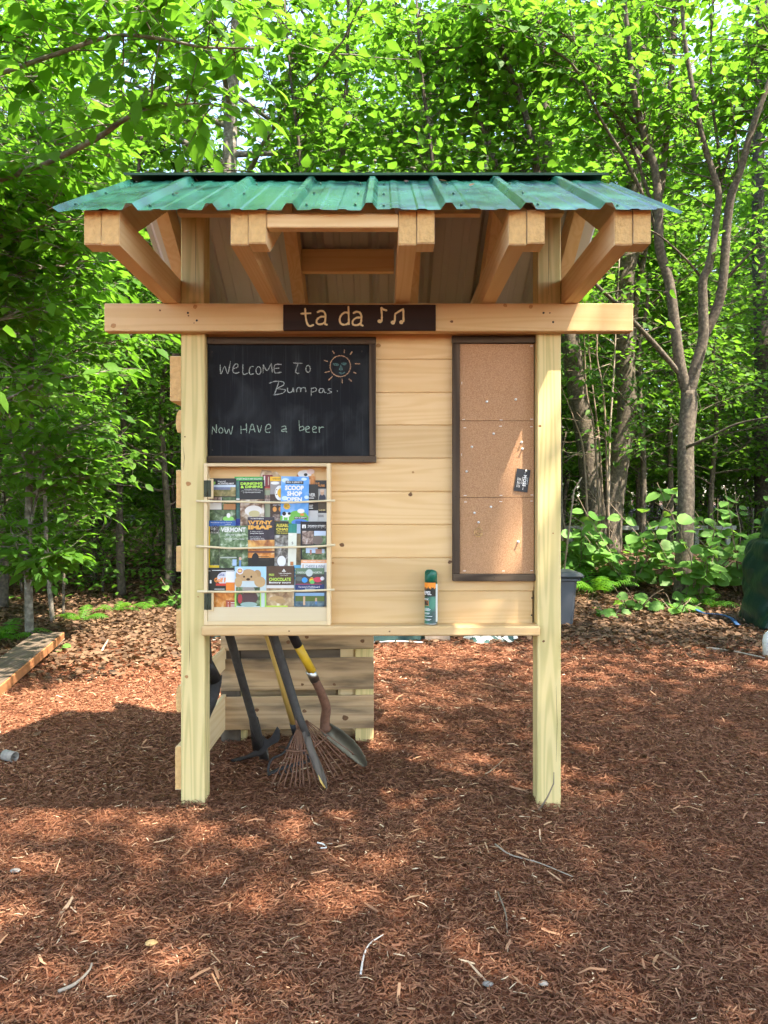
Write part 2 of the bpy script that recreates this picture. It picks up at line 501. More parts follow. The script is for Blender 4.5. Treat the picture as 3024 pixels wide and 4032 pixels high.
def chip_mat():
    m, nt, bs = new_mat('mulch_chips')
    N, L = nt.nodes.new, nt.links.new
    at = N('ShaderNodeAttribute'); at.attribute_name = 'tone'
    cr = N('ShaderNodeValToRGB')
    cols = [(0.0, (0.080, 0.029, 0.014)), (0.35, (0.175, 0.070, 0.034)), (0.68, (0.28, 0.124, 0.064)), (0.90, (0.42, 0.235, 0.125)), (1.0, (0.62, 0.46, 0.29))]
    cr.color_ramp.elements[0].color = list(cols[0][1]) + [1]
    cr.color_ramp.elements[1].color = list(cols[-1][1]) + [1]
    for p, c in cols[1:-1]:
        e = cr.color_ramp.elements.new(p); e.color = list(c) + [1]
    L(at.outputs['Fac'], cr.inputs['Fac']); L(cr.outputs['Color'], bs.inputs['Base Color'])
    bs.inputs['Roughness'].default_value = 0.75; bs.inputs['Specular IOR Level'].default_value = 0.25
    return m
M['chips'] = chip_mat()

def ground_mat():
    m, nt, bs = new_mat('forest_ground')
    N, L = nt.nodes.new, nt.links.new
    tc = N('ShaderNodeTexCoord'); sp = N('ShaderNodeSeparateXYZ'); L(tc.outputs['Object'], sp.inputs[0])
    n0 = N('ShaderNodeTexNoise'); n0.inputs['Scale'].default_value = 1.1; n0.inputs['Detail'].default_value = 5
    L(tc.outputs['Object'], n0.inputs['Vector'])
    ma = N('ShaderNodeMath'); ma.operation = 'MULTIPLY_ADD'; ma.inputs[1].default_value = 1.8
    ab = N('ShaderNodeMath'); ab.operation = 'ABSOLUTE'; L(sp.outputs['X'], ab.inputs[0])
    xs = N('ShaderNodeMapRange'); xs.inputs['From Min'].default_value = 2.9; xs.inputs['From Max'].default_value = 4.2; xs.inputs['To Max'].default_value = 5.0
    L(ab.outputs[0], xs.inputs['Value'])
    yx = N('ShaderNodeMath'); yx.operation = 'ADD'; L(sp.outputs['Y'], yx.inputs[0]); L(xs.outputs['Result'], yx.inputs[1])
    L(n0.outputs['Fac'], ma.inputs[0]); L(yx.outputs[0], ma.inputs[2])
    mr = N('ShaderNodeMapRange'); mr.inputs['From Min'].default_value = 7.4; mr.inputs['From Max'].default_value = 8.1
    L(ma.outputs[0], mr.inputs['Value'])
    n1 = N('ShaderNodeTexNoise'); n1.inputs['Scale'].default_value = 90; n1.inputs['Detail'].default_value = 6
    L(tc.outputs['Object'], n1.inputs['Vector'])
    c1 = N('ShaderNodeValToRGB')
    c1.color_ramp.elements[0].position = 0.35; c1.color_ramp.elements[0].color = (0.07, 0.023, 0.011, 1)
    c1.color_ramp.elements[1].position = 0.7; c1.color_ramp.elements[1].color = (0.22, 0.08, 0.038, 1)
    L(n1.outputs['Fac'], c1.inputs['Fac'])
    n2 = N('ShaderNodeTexNoise'); n2.inputs['Scale'].default_value = 25; n2.inputs['Detail'].default_value = 8
    L(tc.outputs['Object'], n2.inputs['Vector'])
    c2 = N('ShaderNodeValToRGB')
    c2.color_ramp.elements[0].position = 0.35; c2.color_ramp.elements[0].color = (0.035, 0.024, 0.015, 1)
    c2.color_ramp.elements[1].position = 0.7; c2.color_ramp.elements[1].color = (0.16, 0.10, 0.06, 1)
    L(n2.outputs['Fac'], c2.inputs['Fac'])
    mx = N('ShaderNodeMix'); mx.data_type = 'RGBA'
    L(mr.outputs['Result'], mx.inputs['Factor']); L(c1.outputs['Color'], mx.inputs['A']); L(c2.outputs['Color'], mx.inputs['B'])
    L(mx.outputs['Result'], bs.inputs['Base Color'])
    bs.inputs['Roughness'].default_value = 0.9; bs.inputs['Specular IOR Level'].default_value = 0.15
    bp = N('ShaderNodeBump'); bp.inputs['Strength'].default_value = 0.7; bp.inputs['Distance'].default_value = 0.02
    L(n1.outputs['Fac'], bp.inputs['Height']); L(bp.outputs['Normal'], bs.inputs['Normal'])
    return m
M['ground'] = ground_mat()

def sstep(a, b, t):
    t = np.clip((t - a) / (b - a), 0, 1)
    return t * t * (3 - 2 * t)

def ground_z(x, y):
    x = np.asarray(x, dtype=float); y = np.asarray(y, dtype=float)
    near = np.exp(-((x - 0.0) ** 2 + (y - 3.2) ** 2) / 3.0)
    wob = 0.014 * np.sin(1.9 * x + 0.7) * np.sin(1.6 * y + 1.1) + 0.007 * np.sin(5.3 * x + 2.0 * y) * np.cos(4.1 * y - 1.7 * x)
    bank = sstep(8.8, 12.2, y) * (0.16 + 0.36 * sstep(0.5, 2.2, x))
    far = 0.035 * np.clip(y - 14, 0, 60)
    return wob * (1 - 0.7 * near) + bank + far
def gz(x, y): return float(ground_z(x, y))

# ------------------------------------------------------------------ the setting: ground
def axis_vals(lo, hi, fine0, fine1, step):
    mid = np.arange(fine0, fine1 + 1e-6, step)
    a = fine0 - np.cumsum(step * 1.35 ** np.arange(1, 40)); a = a[a > lo][::-1]
    b = fine1 + np.cumsum(step * 1.35 ** np.arange(1, 40)); b = b[b < hi]
    return np.concatenate([[lo], a, mid, b, [hi]])
gx = axis_vals(-300, 300, -6, 6, 0.1); gy = axis_vals(-300, 300, -1, 15, 0.1)
GX, GY = np.meshgrid(gx, gy)
GV = np.stack([GX.ravel(), GY.ravel(), ground_z(GX, GY).ravel()], 1)
nx_, ny_ = len(gx), len(gy)
idx = np.arange(nx_ * ny_).reshape(ny_, nx_)
GF = np.stack([idx[:-1, :-1].ravel(), idx[:-1, 1:].ravel(), idx[1:, 1:].ravel(), idx[1:, :-1].ravel()], 1)
ground = link('ground', big_mesh('ground', GV, GF, M['ground'], smooth=True))
tag(ground, 'forest floor covered with reddish bark mulch and leaf litter', kind='structure')

# ------------------------------------------------------------------ the kiosk
YP = 2.91                                            # front face of the posts
kiosk = thing('notice_kiosk', 'wooden notice kiosk on two posts with a green metal roof', 'kiosk', (-0.05, 2.955, 0))
PXL0, PXL1 = -0.7690, -0.6790
PXR0, PXR1 = 0.5800, 0.6700
for a, b_ in ((PXL0, PXL1), (PXR0, PXR1)):
    box('post', a, b_, YP, YP + 0.089, -0.12, 2.30, M['treated'], kiosk, 0.004)

def knot(parent, px, py, Y, r, mat='knot', n=9):
    """a round of darker branch wood, its face a hair proud of the board"""
    c = P(px, py, Y)
    V = [c + Vector((0, -0.0006, 0))]
    rr = random.Random(px * 7 + py)
    for k in range(n):
        t = 2 * math.pi * k / n
        q = r * rr.uniform(0.8, 1.15)
        V.append(c + Vector((q * 1.15 * math.cos(t), 0.0002, q * math.sin(t))))
    F = [[0, 1 + (k + 1) % n, 1 + k] for k in range(n)]
    return mk('knot', V, F, M[mat], parent)

# beam
YB = 2.862
beam = box('beam', X(410, YB), X(2494, YB), YB, YP - 0.0015, Z(1304, YB), Z(1194, YB), M['pine_x'], kiosk, 0.003)
BT = Z(1194, YB)
for q in ((447, 1283, .012, 'knot_soft'), (630, 1222, .005, 'knot'), (768, 1208, .010, 'knot_soft'), (742, 1243, .004, 'knot'),
          (764, 1272, .003, 'knot'), (1778, 1266, .007, 'knot'), (2090, 1208, .010, 'knot_soft'), (2165, 1232, .004, 'knot'),
          (1990, 1203, .009, 'knot_soft')):
    knot(beam, q[0], q[1], YB, q[2], q[3])

# wall boards (tongue and groove)
YW = 2.965
seams = [1270, 1415, 1546, 1674, 1805, 1936, 2066, 2197, 2328, 2462]
boards = []
for i in range(len(seams) - 1):
    z1, z0 = Z(seams[i], YW) - 0.0008, Z(seams[i + 1], YW) + 0.0008
    bb = box('wall_board', PXL1 + 0.001, PXR0 - 0.001 - (0.006 if i == 8 else 0), YW, YW + 0.018, z0, z1, M['pine_x'], kiosk, 0.0028)
    boards.append(bb)
    box('tongue', PXL1 + 0.003, PXR0 - 0.012, YW + 0.006, YW + 0.012, z0 - 0.0075, z0 + 0.0022, M['pine_x'], bb, 0)
knot(boards[5], 1616, 1948, YW, .010); knot(boards[6], 1346, 2146, YW, .011); knot(boards[7], 1310, 2216, YW, .006, 'knot_soft')
knot(boards[7], 1772, 2213, YW, .010); knot(boards[0], 1489, 1360, YW, .011, 'knot_soft'); knot(boards[4], 1626, 1860, YW, .006, 'knot_soft')
for zx, zy in ((1150, 1916), (1147, 2037)):
    c = P(1450 + zx * .5607, 1280 + zy * .5607, YW)
    V, F = lathe_geo([(.0035, 0), (.0035, .0012), (.001, .0016)], (0, 0), 8)
    mk('screw', [(c.x + v[0], c.y - v[2], c.z + v[1]) for v in V], F, M['screw'], boards[8])
# short upright batten behind the boards at the right post
box('batten', PXR0 - 0.040, PXR0 - 0.002, YW + 0.020, YW + 0.05, 0.68, Z(1310, YW), M['pine_z'], kiosk)
box('batten', PXL1 + 0.002, PXL1 + 0.040, YW + 0.020, YW + 0.05, 0.68, Z(1310, YW), M['pine_z'], kiosk)

# shelf
ST = Z(2466, 2.868)
shelf = box('shelf', PXL1 - 0.003, PXR0 + 0.003, 2.866, YP - 0.001, ST - 0.036, ST, M['pine_x'], kiosk, 0.005)
box('shelf_tread', PXL1 + 0.001, PXR0 - 0.001, YP - 0.001, YW - 0.0005, ST - 0.034, ST - 0.0005, M['pine_x'], kiosk, 0.001)
for px, py in ((1138, 2485), (1534, 2486)):
    knot(shelf, px, py, 2.866, .004)

# screws and nail heads where timbers cross the posts, knots and checks in the posts
for px, py in ((740, 1232), (775, 1262), (2140, 1232), (2178, 1268), (1140, 1215), (1690, 1285)):
    c = P(px, py, YB)
    V, F = lathe_geo([(.0042, 0), (.0042, .001), (.002, .0016)], (0, 0), 8)
    mk('screw', [(c.x + v[0], c.y - v[2], c.z + v[1]) for v in V], F, M['screw'], beam)
posts = [o for o in kiosk.children if o.name.startswith('post')]
for i, px, py, r_, mt in ((0, 742, 1905, .012, 'knot_soft'), (0, 728, 1720, .004, 'knot'), (0, 735, 2665, .009, 'knot_soft'), (0, 780, 2350, .004, 'knot_soft'), (1, 2126, 1678, .007, 'knot'), (1, 2140, 2525, .006, 'knot'), (1, 2178, 2100, .004, 'knot_soft')):
    knot(posts[i], px, py, YP, r_, mt)
M['check'] = plain('check', (0.13, 0.10, 0.045), .9)
for i, pts in ((0, ((745, 2480), (747, 2560), (744, 2640))), (0, ((722, 1760), (726, 1800), (722, 1850))), (1, ((2190, 2700), (2194, 2850), (2190, 3000))), (1, ((2160, 900), (2161, 1020), (2160, 1160))), (0, ((770, 880), (771, 1000), (770, 1150)))):
    W = [P(a, b_, YP - .0004) for a, b_ in pts]
    V = []
    for j, w in enumerate(W):
        h = .0011 if j == 1 else .0003
        V += [w + Vector((-h, 0, 0)), w + Vector((h, 0, 0))]
    mk('check', V, [[0, 1, 3, 2], [2, 3, 5, 4]], M['check'], posts[i])

# roof framing: joists resting on the beam, a rafter nailed to the side of each
def roof_z(y): return 1.990 + (y - 2.21) * 0.549 if y <= 2.925 else 1.990 + (2.925 - 2.21) * 0.549 - (y - 2.925) * 0.549
JT = BT + 0.1005
joists = [(-0.8225, -0.7705, 'l'), (-0.447, -0.395, 'r'), (0.0425, 0.0945, 'r'), (0.363, 0.415, 'r'), (0.6715, 0.7235, 'r')]
for a, b_, side in joists:
    prism('joist', [(2.242, BT + .001), (2.242, min(JT, roof_z(2.242) - .008)), (2.29, JT), (3.56, JT), (3.608, roof_z(3.608) - .008), (3.608, BT + .001)], 'x', a, b_, M['sawn_y'], kiosk)
    if side == 'l': r0, r1 = a - 0.0525, a - 0.0012
    else: r0, r1 = b_ + 0.0012, b_ + 0.0525
    dy = 0.004 if side == 'l' else -0.003
    prism('rafter', [(2.240 + dy, BT + .004), (2.240 + dy, roof_z(2.240) - .008), (2.923, roof_z(2.923) - .008), (2.923, roof_z(2.923) - .12), (2.31, BT + .004)], 'x', r0, r1, M['sawn_y'], kiosk)
    prism('rafter', [(3.610, BT + .004), (3.610, roof_z(3.610) - .008), (2.926, roof_z(2.926) - .008), (2.926, roof_z(2.926) - .12), (3.54, BT + .004)], 'x', r0, r1, M['sawn_y'], kiosk)
    ends = box('rafter_end', r0 + .001, r1 - .001, 2.2365 + dy, 2.2398 + dy, BT + .006, roof_z(2.24) - .012, M['endgrain'], kiosk, 0.001)
    box('joist_end', a + .001, b_ - .001, 2.2385, 2.2418, BT + .003, roof_z(2.242) - .012, M['endgrain'], kiosk, 0.001)
box('eave_header', -0.3415, 0.0415, 2.2375, 2.276, Z(897, 2.24), Z(836, 2.24) - .004, M['pine_x'], kiosk, 0.003)
box('collar_board', -0.3415, 0.0415, 3.19, 3.228, 2.118, 2.212, M['sawn_x'], kiosk)
for (a, b_) in ((-0.3415, 0.0415), (0.148, 0.3615), (0.468, 0.6700), (-0.7690, -0.4485)):
    box('eave_blocking', a, b_, 3.56, 3.60, BT + .01, roof_z(3.60) - .012, M['sawn_x'], kiosk)
    box('ridge_blocking', a, b_, 2.86, 2.898, roof_z(2.86) - .118, roof_z(2.86) - .014, M['sawn_x'], kiosk)

# corrugated roofing sheets
RIB0, PITCH = -0.043, 0.2286
def rib_profile(x0, x1):
    xs = [x0, x1]
    for k in range(-5, 6):
        c = RIB0 + k * PITCH
        for d in (-.023, -.009, .009, .023): xs.append(c + d)
        for q in (PITCH / 3, 2 * PITCH / 3):
            for d in (-.016, -.010, .010, .016): xs.append(c + q + d)
    xs = sorted(v for v in xs if x0 <= v <= x1)
    out = []
    for v in xs:
        k = round((v - RIB0) / PITCH); d = abs(v - RIB0 - k * PITCH)
        h = .0185 if d <= .0092 else 0.0185 * max(0, (.023 - d) / .014)
        f = ((v - RIB0) / PITCH) % 1.0
        for q in (1 / 3, 2 / 3):
            e = abs(f - q) * PITCH
            if e < .0165: h = max(h, .0032 if e <= .0102 else .0032 * (.016 - e) / .006)
        out.append((v, max(0, h)))
    return out
SL = math.atan(0.549)
def sheet(x0, x1, front, lift):
    prof = rib_profile(x0, x1)
    V, F = [], []
    ys = np.linspace(2.205, 2.905, 15) if front else np.linspace(3.645, 2.93, 15)
    s = -1 if front else 1
    rr = random.Random(int(x0 * 100) + front)
    for j, y in enumerate(ys):
        for i, (x, h) in enumerate(prof):
            h2 = h + lift
            wob = 0.0
            if j == 0: wob = 0.0010 * math.sin(x * 31 + 1) * (1 if h < .005 else 0.3) - 0.0015
            droop = -0.02 * max(0, (x - 0.79) / 0.07) ** 2 - 0.022 * max(0, (-0.905 - x) / 0.06) ** 2
            V.append((x, y + s * h2 * math.sin(SL), roof_z(y) + h2 * math.cos(SL) + wob + droop))
    n = len(prof)
    for j in range(len(ys) - 1):
        for i in range(n - 1):
            q = [j * n + i, j * n + i + 1, (j + 1) * n + i + 1, (j + 1) * n + i]
            F.append(q if front else q[::-1])
    o = mk('roof_sheet', V, F, M['roof'], kiosk)
    return o
sheets = {}
for front in (True, False):
    sheets[front] = [sheet(-0.965, -0.030, front, 0.0), sheet(-0.056, 0.856, front, 0.0016)]
def roof_screw(x, y, sh):
    V, F = lathe_geo([(.0052, 0), (.0052, .0014), (.0032, .0018), (.0032, .005), (.0024, .0056)], (0, 0), 8)
    R = Matrix.Rotation(SL, 3, 'X')
    c = Vector((x, y, roof_z(y))) + R @ Vector((0, 0, .0008))
    mk('roof_screw', [c + R @ Vector(v) for v in V], F, M['roof_cap'], sh, smooth=False)
for y in (2.27, 2.52, 2.77):
    for k in (-4, -3, -2, -1, 0, 1, 2, 3):
        x = RIB0 + k * PITCH + 0.042
        roof_screw(x, y + 0.012 * ((k * 7) % 3 - 1), sheets[True][0 if x < -0.05 else 1])
    roof_screw(RIB0 - 0.042, y + .01, sheets[True][0])
cap = prism('ridge_cap', [(2.856, 2.372), (2.854, 2.380), (2.935, 2.414), (3.06, 2.350), (3.058, 2.346), (2.935, 2.409), (2.858, 2.3765), (2.859, 2.371)], 'x', X(488, 2.86), X(2396, 2.86), M['roof_cap'], kiosk)

# slats nailed to the outside of the left post, running back to the wood store's rear post
def slat(py0, py1, pxl, shape=0):
    x0 = X(pxl * 1.8228, YP); z1, z0 = Z(py0 * 1.8228, YP), Z(py1 * 1.8228, YP)
    x1 = PXL0 - 0.001
    if shape == 0: poly = [(x0, z0), (x1, z0), (x1, z1), (x0, z1)]
    elif shape == 1: poly = [(x1 - .004, z0), (x1, z0), (x1, z1), (x0 + .002, z1), (x0, z1 - .006), (x0, z0 + .03)]
    elif shape == 2: poly = [(x0 + .006, z0), (x1, z0), (x1, z1), (x0 + .012, z1), (x0 + .004, z1 - .012), (x0, (z0 + z1) / 2), (x0 + .002, z0 + .012)]
    else: poly = [(x0, z0), (x1, z0), (x1, z1 + .006), (x0 + .006, z1 + .006), (x0, z1)]
    o = prism('side_slat', poly, 'y', YP + 0.012, 3.80, M['sawn_y'], kiosk)
    cx = sum(p[0] for p in poly) / len(poly); cz = sum(p[1] for p in poly) / len(poly)
    prism('end_grain', [(cx + (p[0] - cx) * .94, cz + (p[1] - cz) * .97) for p in poly], 'y', YP + 0.010, YP + 0.0121, M['endgrain'], o)
slat(768, 865, 365.5); slat(885, 933, 378, 2); slat(1015, 1097, 379); slat(1180, 1235, 379); slat(1318, 1398, 379, 1); slat(1482, 1540, 377.5, 2); slat(1617, 1708, 376.5, 3)
box('bark_scrap', PXL0 - .040, PXL0 - .012, YP + .02, YP + .2, Z(768 * 1.8228, YP) + .0005, Z(762 * 1.8228, YP) + .003, M['grey_y'], kiosk, .003)
box('rear_post', -0.7675, -0.6800, 3.775, 3.862, -0.1, 1.93, M['treated'], kiosk, .004)

# ------------------------------------------------------------------ sign on the beam
def strokes(name, zmap, Y, lines, width, mat, parent, step=0.00012, jit=0.0, close=False, seed=3):
    """pen strokes as thin ribbons standing off the board"""
    rr = random.Random(seed)
    geos = []
    for li, ln in enumerate(lines):
        pts = [zmap(*p) for p in ln]
        pts = spline(pts, 5)
        W = [P(p[0], p[1], Y) for p in pts]
        V, F = [], []
        for i, p in enumerate(W):
            d = W[min(i + 1, len(W) - 1)] - W[max(i - 1, 0)]
            d.y = 0
            if d.length < 1e-9: d = Vector((1, 0, 0))
            d.normalize()
            nrm = Vector((-d.z, 0, d.x))
            h = width / 2 * (1 + jit * rr.uniform(-1, 1)) * (0.7 if i in (0, len(W) - 1) else 1)
            yy = Y - step * (li % 7 + 1)
            a, b_ = p + nrm * h, p - nrm * h
            V += [(a.x, yy, a.z), (b_.x, yy, b_.z)]
        for i in range(len(W) - 1):
            F.append([2 * i, 2 * i + 1, 2 * i + 3, 2 * i + 2])
        geos.append((V, F))
    V, F = merge(geos)
    return mk(name, V, F, mat, parent)

def ell(cx, cy, rx, ry, n=12, a0=0, a1=6.4):
    return [(cx + rx * math.cos(a0 + (a1 - a0) * k / n), cy + ry * math.sin(a0 + (a1 - a0) * k / n)) for k in range(n + 1)]

YS = YB - 0.014
sgn = thing('name_sign', 'dark brown board sign reading ta da with music notes, fixed on the beam', 'sign', (X(1416, YS), YB - .007, Z(1249, YS)))
box('sign_board', X(1115, YS), X(1716, YS), YS, YB - 0.001, Z(1301, YS), Z(1199, YS), M['sign_brown'], sgn, .0015)
zs = lambda x, y: (1050 + x * .4521, 1180 + y * .4521)
A_ = [[(438, 112), (468, 98), (498, 105), (512, 135), (510, 180), (507, 208), (530, 221)], [(508, 148), (470, 150), (440, 172), (435, 198), (450, 213), (482, 212), (506, 196)]]
sh_ = lambda S, dx, dy=0: [[(x + dx, y + dy) for x, y in s] for s in S]
word1 = [[(335, 72), (340, 150), (352, 205), (375, 230), (412, 218)], [(295, 122), (388, 118)]] + A_
word2 = [[(712, 55), (714, 140), (717, 220)], [(712, 115), (680, 112), (650, 135), (636, 170), (645, 205), (670, 218), (700, 212), (714, 195)]] + sh_(A_, 313, 8)
notes = [[(997, 65), (1003, 130), (1003, 190)], [(997, 66), (1015, 84), (1050, 95)], ell(985, 188, 11, 8), [(1118, 125), (1115, 195)], [(1190, 76), (1192, 195)], [(1116, 126), (1150, 104), (1191, 80)], ell(1100, 199, 10, 9), ell(1173, 196, 10, 9)]
strokes('lettering', zs, YS, word1, .0068, M['routed'], sgn, jit=.2)
strokes('lettering', zs, YS, word2, .0068, M['routed'], sgn, jit=.2)
strokes('music_note', zs, YS, notes[:3], .0068, M['routed'], sgn, jit=.2)
strokes('music_note', zs, YS, notes[3:], .0068, M['routed'], sgn, jit=.2)

# ------------------------------------------------------------------ chalkboard
YC = YW - 0.012
zc = lambda x, y: (650 + x * .5425, 1280 + y * .5425)
chalk = thing('chalkboard', 'black chalkboard with chalk greeting and drawn sun, framed in weathered wood', 'chalkboard', (X(1145, YC), YW - .006, Z(1575, YC)))
fx0, fx1 = PXL1 + .0015, X(1481, YC)
fz1, fz0 = Z(1329, YC), Z(1822, YC)
box('slate_panel', fx0 + .001, fx1 - .003, YC, YW - .001, fz0 + .003, fz1 - .003, M['slate'], chalk, .001)
for nm, a in (('frame_strip', (fx0, fx1, fz1 - .0275, fz1, 'frame_dark_x')), ('frame_strip', (fx0, fx1 + .001, fz0, fz0 + .025, 'frame_dark_x')), ('frame_strip', (fx1 - .0265, fx1 - .001, fz0 + .0255, fz1 - .028, 'frame_dark_z'))):
    fs = box(nm, a[0], a[1], YC - .014, YC - .0008, a[2], a[3], M[a[4]], chalk, .002)
welcome = [[(400, 285), (405, 355), (432, 300), (455, 352), (475, 262)],
    [(490, 318), (525, 306), (528, 286), (512, 283), (495, 305), (492, 335), (510, 350), (540, 342)], [(565, 285), (567, 355), (600, 350)],
    [(642, 300), (620, 305), (610, 335), (620, 358), (645, 352)], ell(678, 330, 18, 28), [(712, 350), (712, 285)], [(712, 286), (740, 330), (772, 278)], [(772, 279), (778, 345)],
    [(845, 285), (797, 290), (797, 345), (845, 342)], [(799, 315), (830, 312)], [(928, 275), (998, 278)], [(965, 279), (948, 335), (958, 350), (975, 348)], ell(1038, 318, 16, 25)]
bump = [[(755, 422), (800, 408), (855, 412), (860, 435), (815, 460), (872, 470), (850, 495), (785, 508)], [(825, 415), (795, 500)],
    [(890, 455), (890, 480), (905, 490), (925, 478), (930, 455), (935, 488)], [(955, 488), (958, 460), (980, 455), (985, 485), (990, 460), (1015, 455), (1022, 486)],
    [(1062, 455), (1060, 515)], [(1062, 462), (1090, 455), (1098, 475), (1065, 488)], [(1150, 462), (1125, 462), (1118, 485), (1140, 490), (1152, 465), (1158, 490), (1172, 488)],
    [(1207, 462), (1185, 465), (1195, 478), (1208, 488), (1178, 498)], [(1250, 474), (1252, 486)]]
nowb = [[(340, 795), (345, 738)], [(345, 739), (374, 785)], [(374, 785), (372, 722)], ell(405, 765, 15, 19), [(430, 745), (445, 786), (462, 755), (478, 792), (492, 730)],
    [(550, 730), (552, 790)], [(590, 715), (592, 782)], [(552, 760), (590, 755)], [(610, 785), (632, 718), (655, 780)], [(618, 760), (648, 758)], [(668, 725), (685, 778), (702, 725)],
    [(730, 757), (765, 746), (760, 722), (740, 725), (728, 755), (735, 778), (762, 778)], [(845, 740), (868, 732), (879, 750), (878, 772), (886, 776)], [(878, 752), (850, 760), (848, 772), (875, 768)],
    [(972, 692), (976, 766)], [(976, 742), (1000, 735), (1008, 755), (978, 768)], [(1020, 760), (1047, 748), (1038, 735), (1022, 745), (1025, 775), (1052, 778)], [(1070, 760), (1097, 748), (1088, 735), (1072, 745), (1075, 775), (1102, 778)],
    [(1118, 735), (1120, 780)], [(1120, 752), (1135, 741), (1154, 743)]]
for ws in (welcome[:10], welcome[10:]): strokes('chalk_lettering', zc, YC, ws, .0034, M['chalk_white'], chalk, jit=.35, seed=1)
strokes('chalk_lettering', zc, YC, bump, .0034, M['chalk_white'], chalk, jit=.35, seed=2)
for ws in (nowb[:5], nowb[5:12], nowb[12:14], nowb[14:]): strokes('chalk_lettering', zc, YC, ws, .0034, M['chalk'], chalk, jit=.35, seed=4)
sunl = [ell(1272, 298, 74, 76, 22, 0, 6.3)] + [[a, b_] for a, b_ in (((1215, 188), (1230, 208)), ((1302, 178), (1300, 205)), ((1358, 192), (1343, 215)), ((1152, 255), (1182, 265)), ((1378, 280), (1418, 282)), ((1158, 345), (1195, 335)), ((1368, 342), (1388, 350)), ((1185, 402), (1215, 372)), ((1285, 390), (1286, 422)), ((1335, 390), (1354, 409)))]
strokes('drawn_sun', zc, YC, sunl, .0038, M['chalk_orange'], chalk, jit=.35, seed=5)
face = [[(1218, 284), (1240, 280), (1262, 288)], [(1280, 281), (1300, 276), (1318, 280)], [(1276, 290), (1268, 325), (1290, 322)], [(1280, 300), (1284, 322)], [(1262, 345), (1285, 352), (1307, 342)], [(1225, 290), (1258, 292)], [(1284, 287), (1314, 287)]]
strokes('drawn_face', zc, YC, face, .0050, M['chalk_teal'], chalk, jit=.4, seed=6)
def disc_screw(c, r, mat, parent, name='screw'):
    V, F = lathe_geo([(r, 0), (r, .0008), (r * .5, .0014)], (0, 0), 8)
    return mk(name, [(c.x + v[0], c.y - v[2], c.z + v[1]) for v in V], F, mat, parent)
for a in ((340, 194), (1428, 190), (342, 906), (1432, 902)):
    disc_screw(P(*zc(*a), YC), .0032, M['screw'], chalk)
for a in ((353, 113), (716, 117), (1166, 118), (1458, 118), (380, 988), (860, 986), (1440, 985), (1506, 565), (1508, 900)):
    disc_screw(P(*zc(*a), YC - .014), .0022, M['screw'], chalk)

# ------------------------------------------------------------------ cork board
zk = lambda x, y: (1450 + x * .5607, 1280 + y * .5607)
YK = YW - 0.012
cork = thing('cork_board', 'tall cork notice board of three square tiles in a weathered wood frame', 'cork board', (X(1950, YK), YW - .006, Z(1805, YK)))
kx0, kx1 = X(zk(585, 0)[0], YK), PXR0 - .0012
kxt = X(zk(641, 0)[0], YK)
kz1, kz0 = Z(zk(0, 78)[1], YK), Z(zk(0, 1797)[1], YK)
box('backing_panel', kx0 + .003, kx1 - .001, YK + .005, YW - .0008, kz0 + .003, kz1 - .003, M['frame_dark_z'], cork, .001)
for a, b_ in ((132, 671), (673.5, 1209), (1211.5, 1746)):
    box('cork_tile', kxt + .0008, kx1 - .003, YK, YK + .0046, Z(zk(0, b_)[1], YK), Z(zk(0, a)[1], YK), M['cork'], cork, .0008)
ft = Z(zk(0, 130)[1], YK); fb = Z(zk(0, 1747)[1], YK)
box('frame_strip', kx0, kx1, YK - .013, YK + .0042, ft, kz1, M['frame_dark_x'], cork, .002)
box('frame_strip', kx0 + .004, kx1 + .004 - .0035, YK - .013, YK + .0042, kz0, fb, M['frame_dark_x'], cork, .002)
box('frame_strip', kx0 + .003, kxt, YK - .012, YK + .0042, fb + .0006, ft - .0006, M['frame_dark_z'], cork, .002)
for a in ((610, 648), (617, 1583), (612, 105), (880, 103), (885, 1775), (630, 547), (614, 1205)):
    disc_screw(P(*zk(*a), YK - .0128), .0022, M['screw'], cork)
stap = [(669, 663, 0), (933, 666, 0), (1148, 661, 0), (678, 721, 0), (929, 710, 0), (1146, 714, 0), (680, 1196, 0), (932, 1196, 0), (1149, 1193, 0), (682, 1242, 0), (931, 1239, 0), (1147, 1236, 0), (676, 1726, 0), (949, 1727, 0), (1148, 1724, 0), (657, 407, 1), (655, 910, 1), (1146, 147, 0)]
for a, b_, v in stap:
    c = P(*zk(a, b_), YK)
    w, h = (.0052, .0011) if not v else (.0009, .0048)
    box('staple', c.x - w, c.x + w, YK - .0014, YK + .0005, c.z - h, c.z + h, M['white_plastic'], cork, .0004)
for i, (a, b_) in enumerate(((832, 539), (1035, 523), (880, 764), (727, 856), (1076, 823), (1081, 870), (690, 1029), (861, 1277), (746, 1319), (1052, 1521), (774, 1385), (1104, 1024))):
    c = P(*zk(a, b_), YK)
    pl = {10: 'white push pin holding the hoop earring', 11: 'white push pin in the corner of the dark business card'}.get(i, 'white push pin stuck bare into the cork')
    V, F = lathe_geo([(.0046, 0), (.0046, .0015), (.0028, .003), (.0026, .008), (.0038, .0095), (.0038, .0110)], (0, 0), 10)
    o = mk('push_pin', [(c.x + v[0], c.y - v[2] - (.0016 if i > 9 else .0002), c.z + v[1]) for v in V], F, M['white_plastic'], None, smooth=True)
    tag(o, pl, 'push pin', 'push pins in the cork')
M['card_black'] = plain('card_black', (0.014, 0.015, 0.017), 0.45)
M['print_white'] = plain('print_white', (0.80, 0.80, 0.78), 0.6, var=0.03)

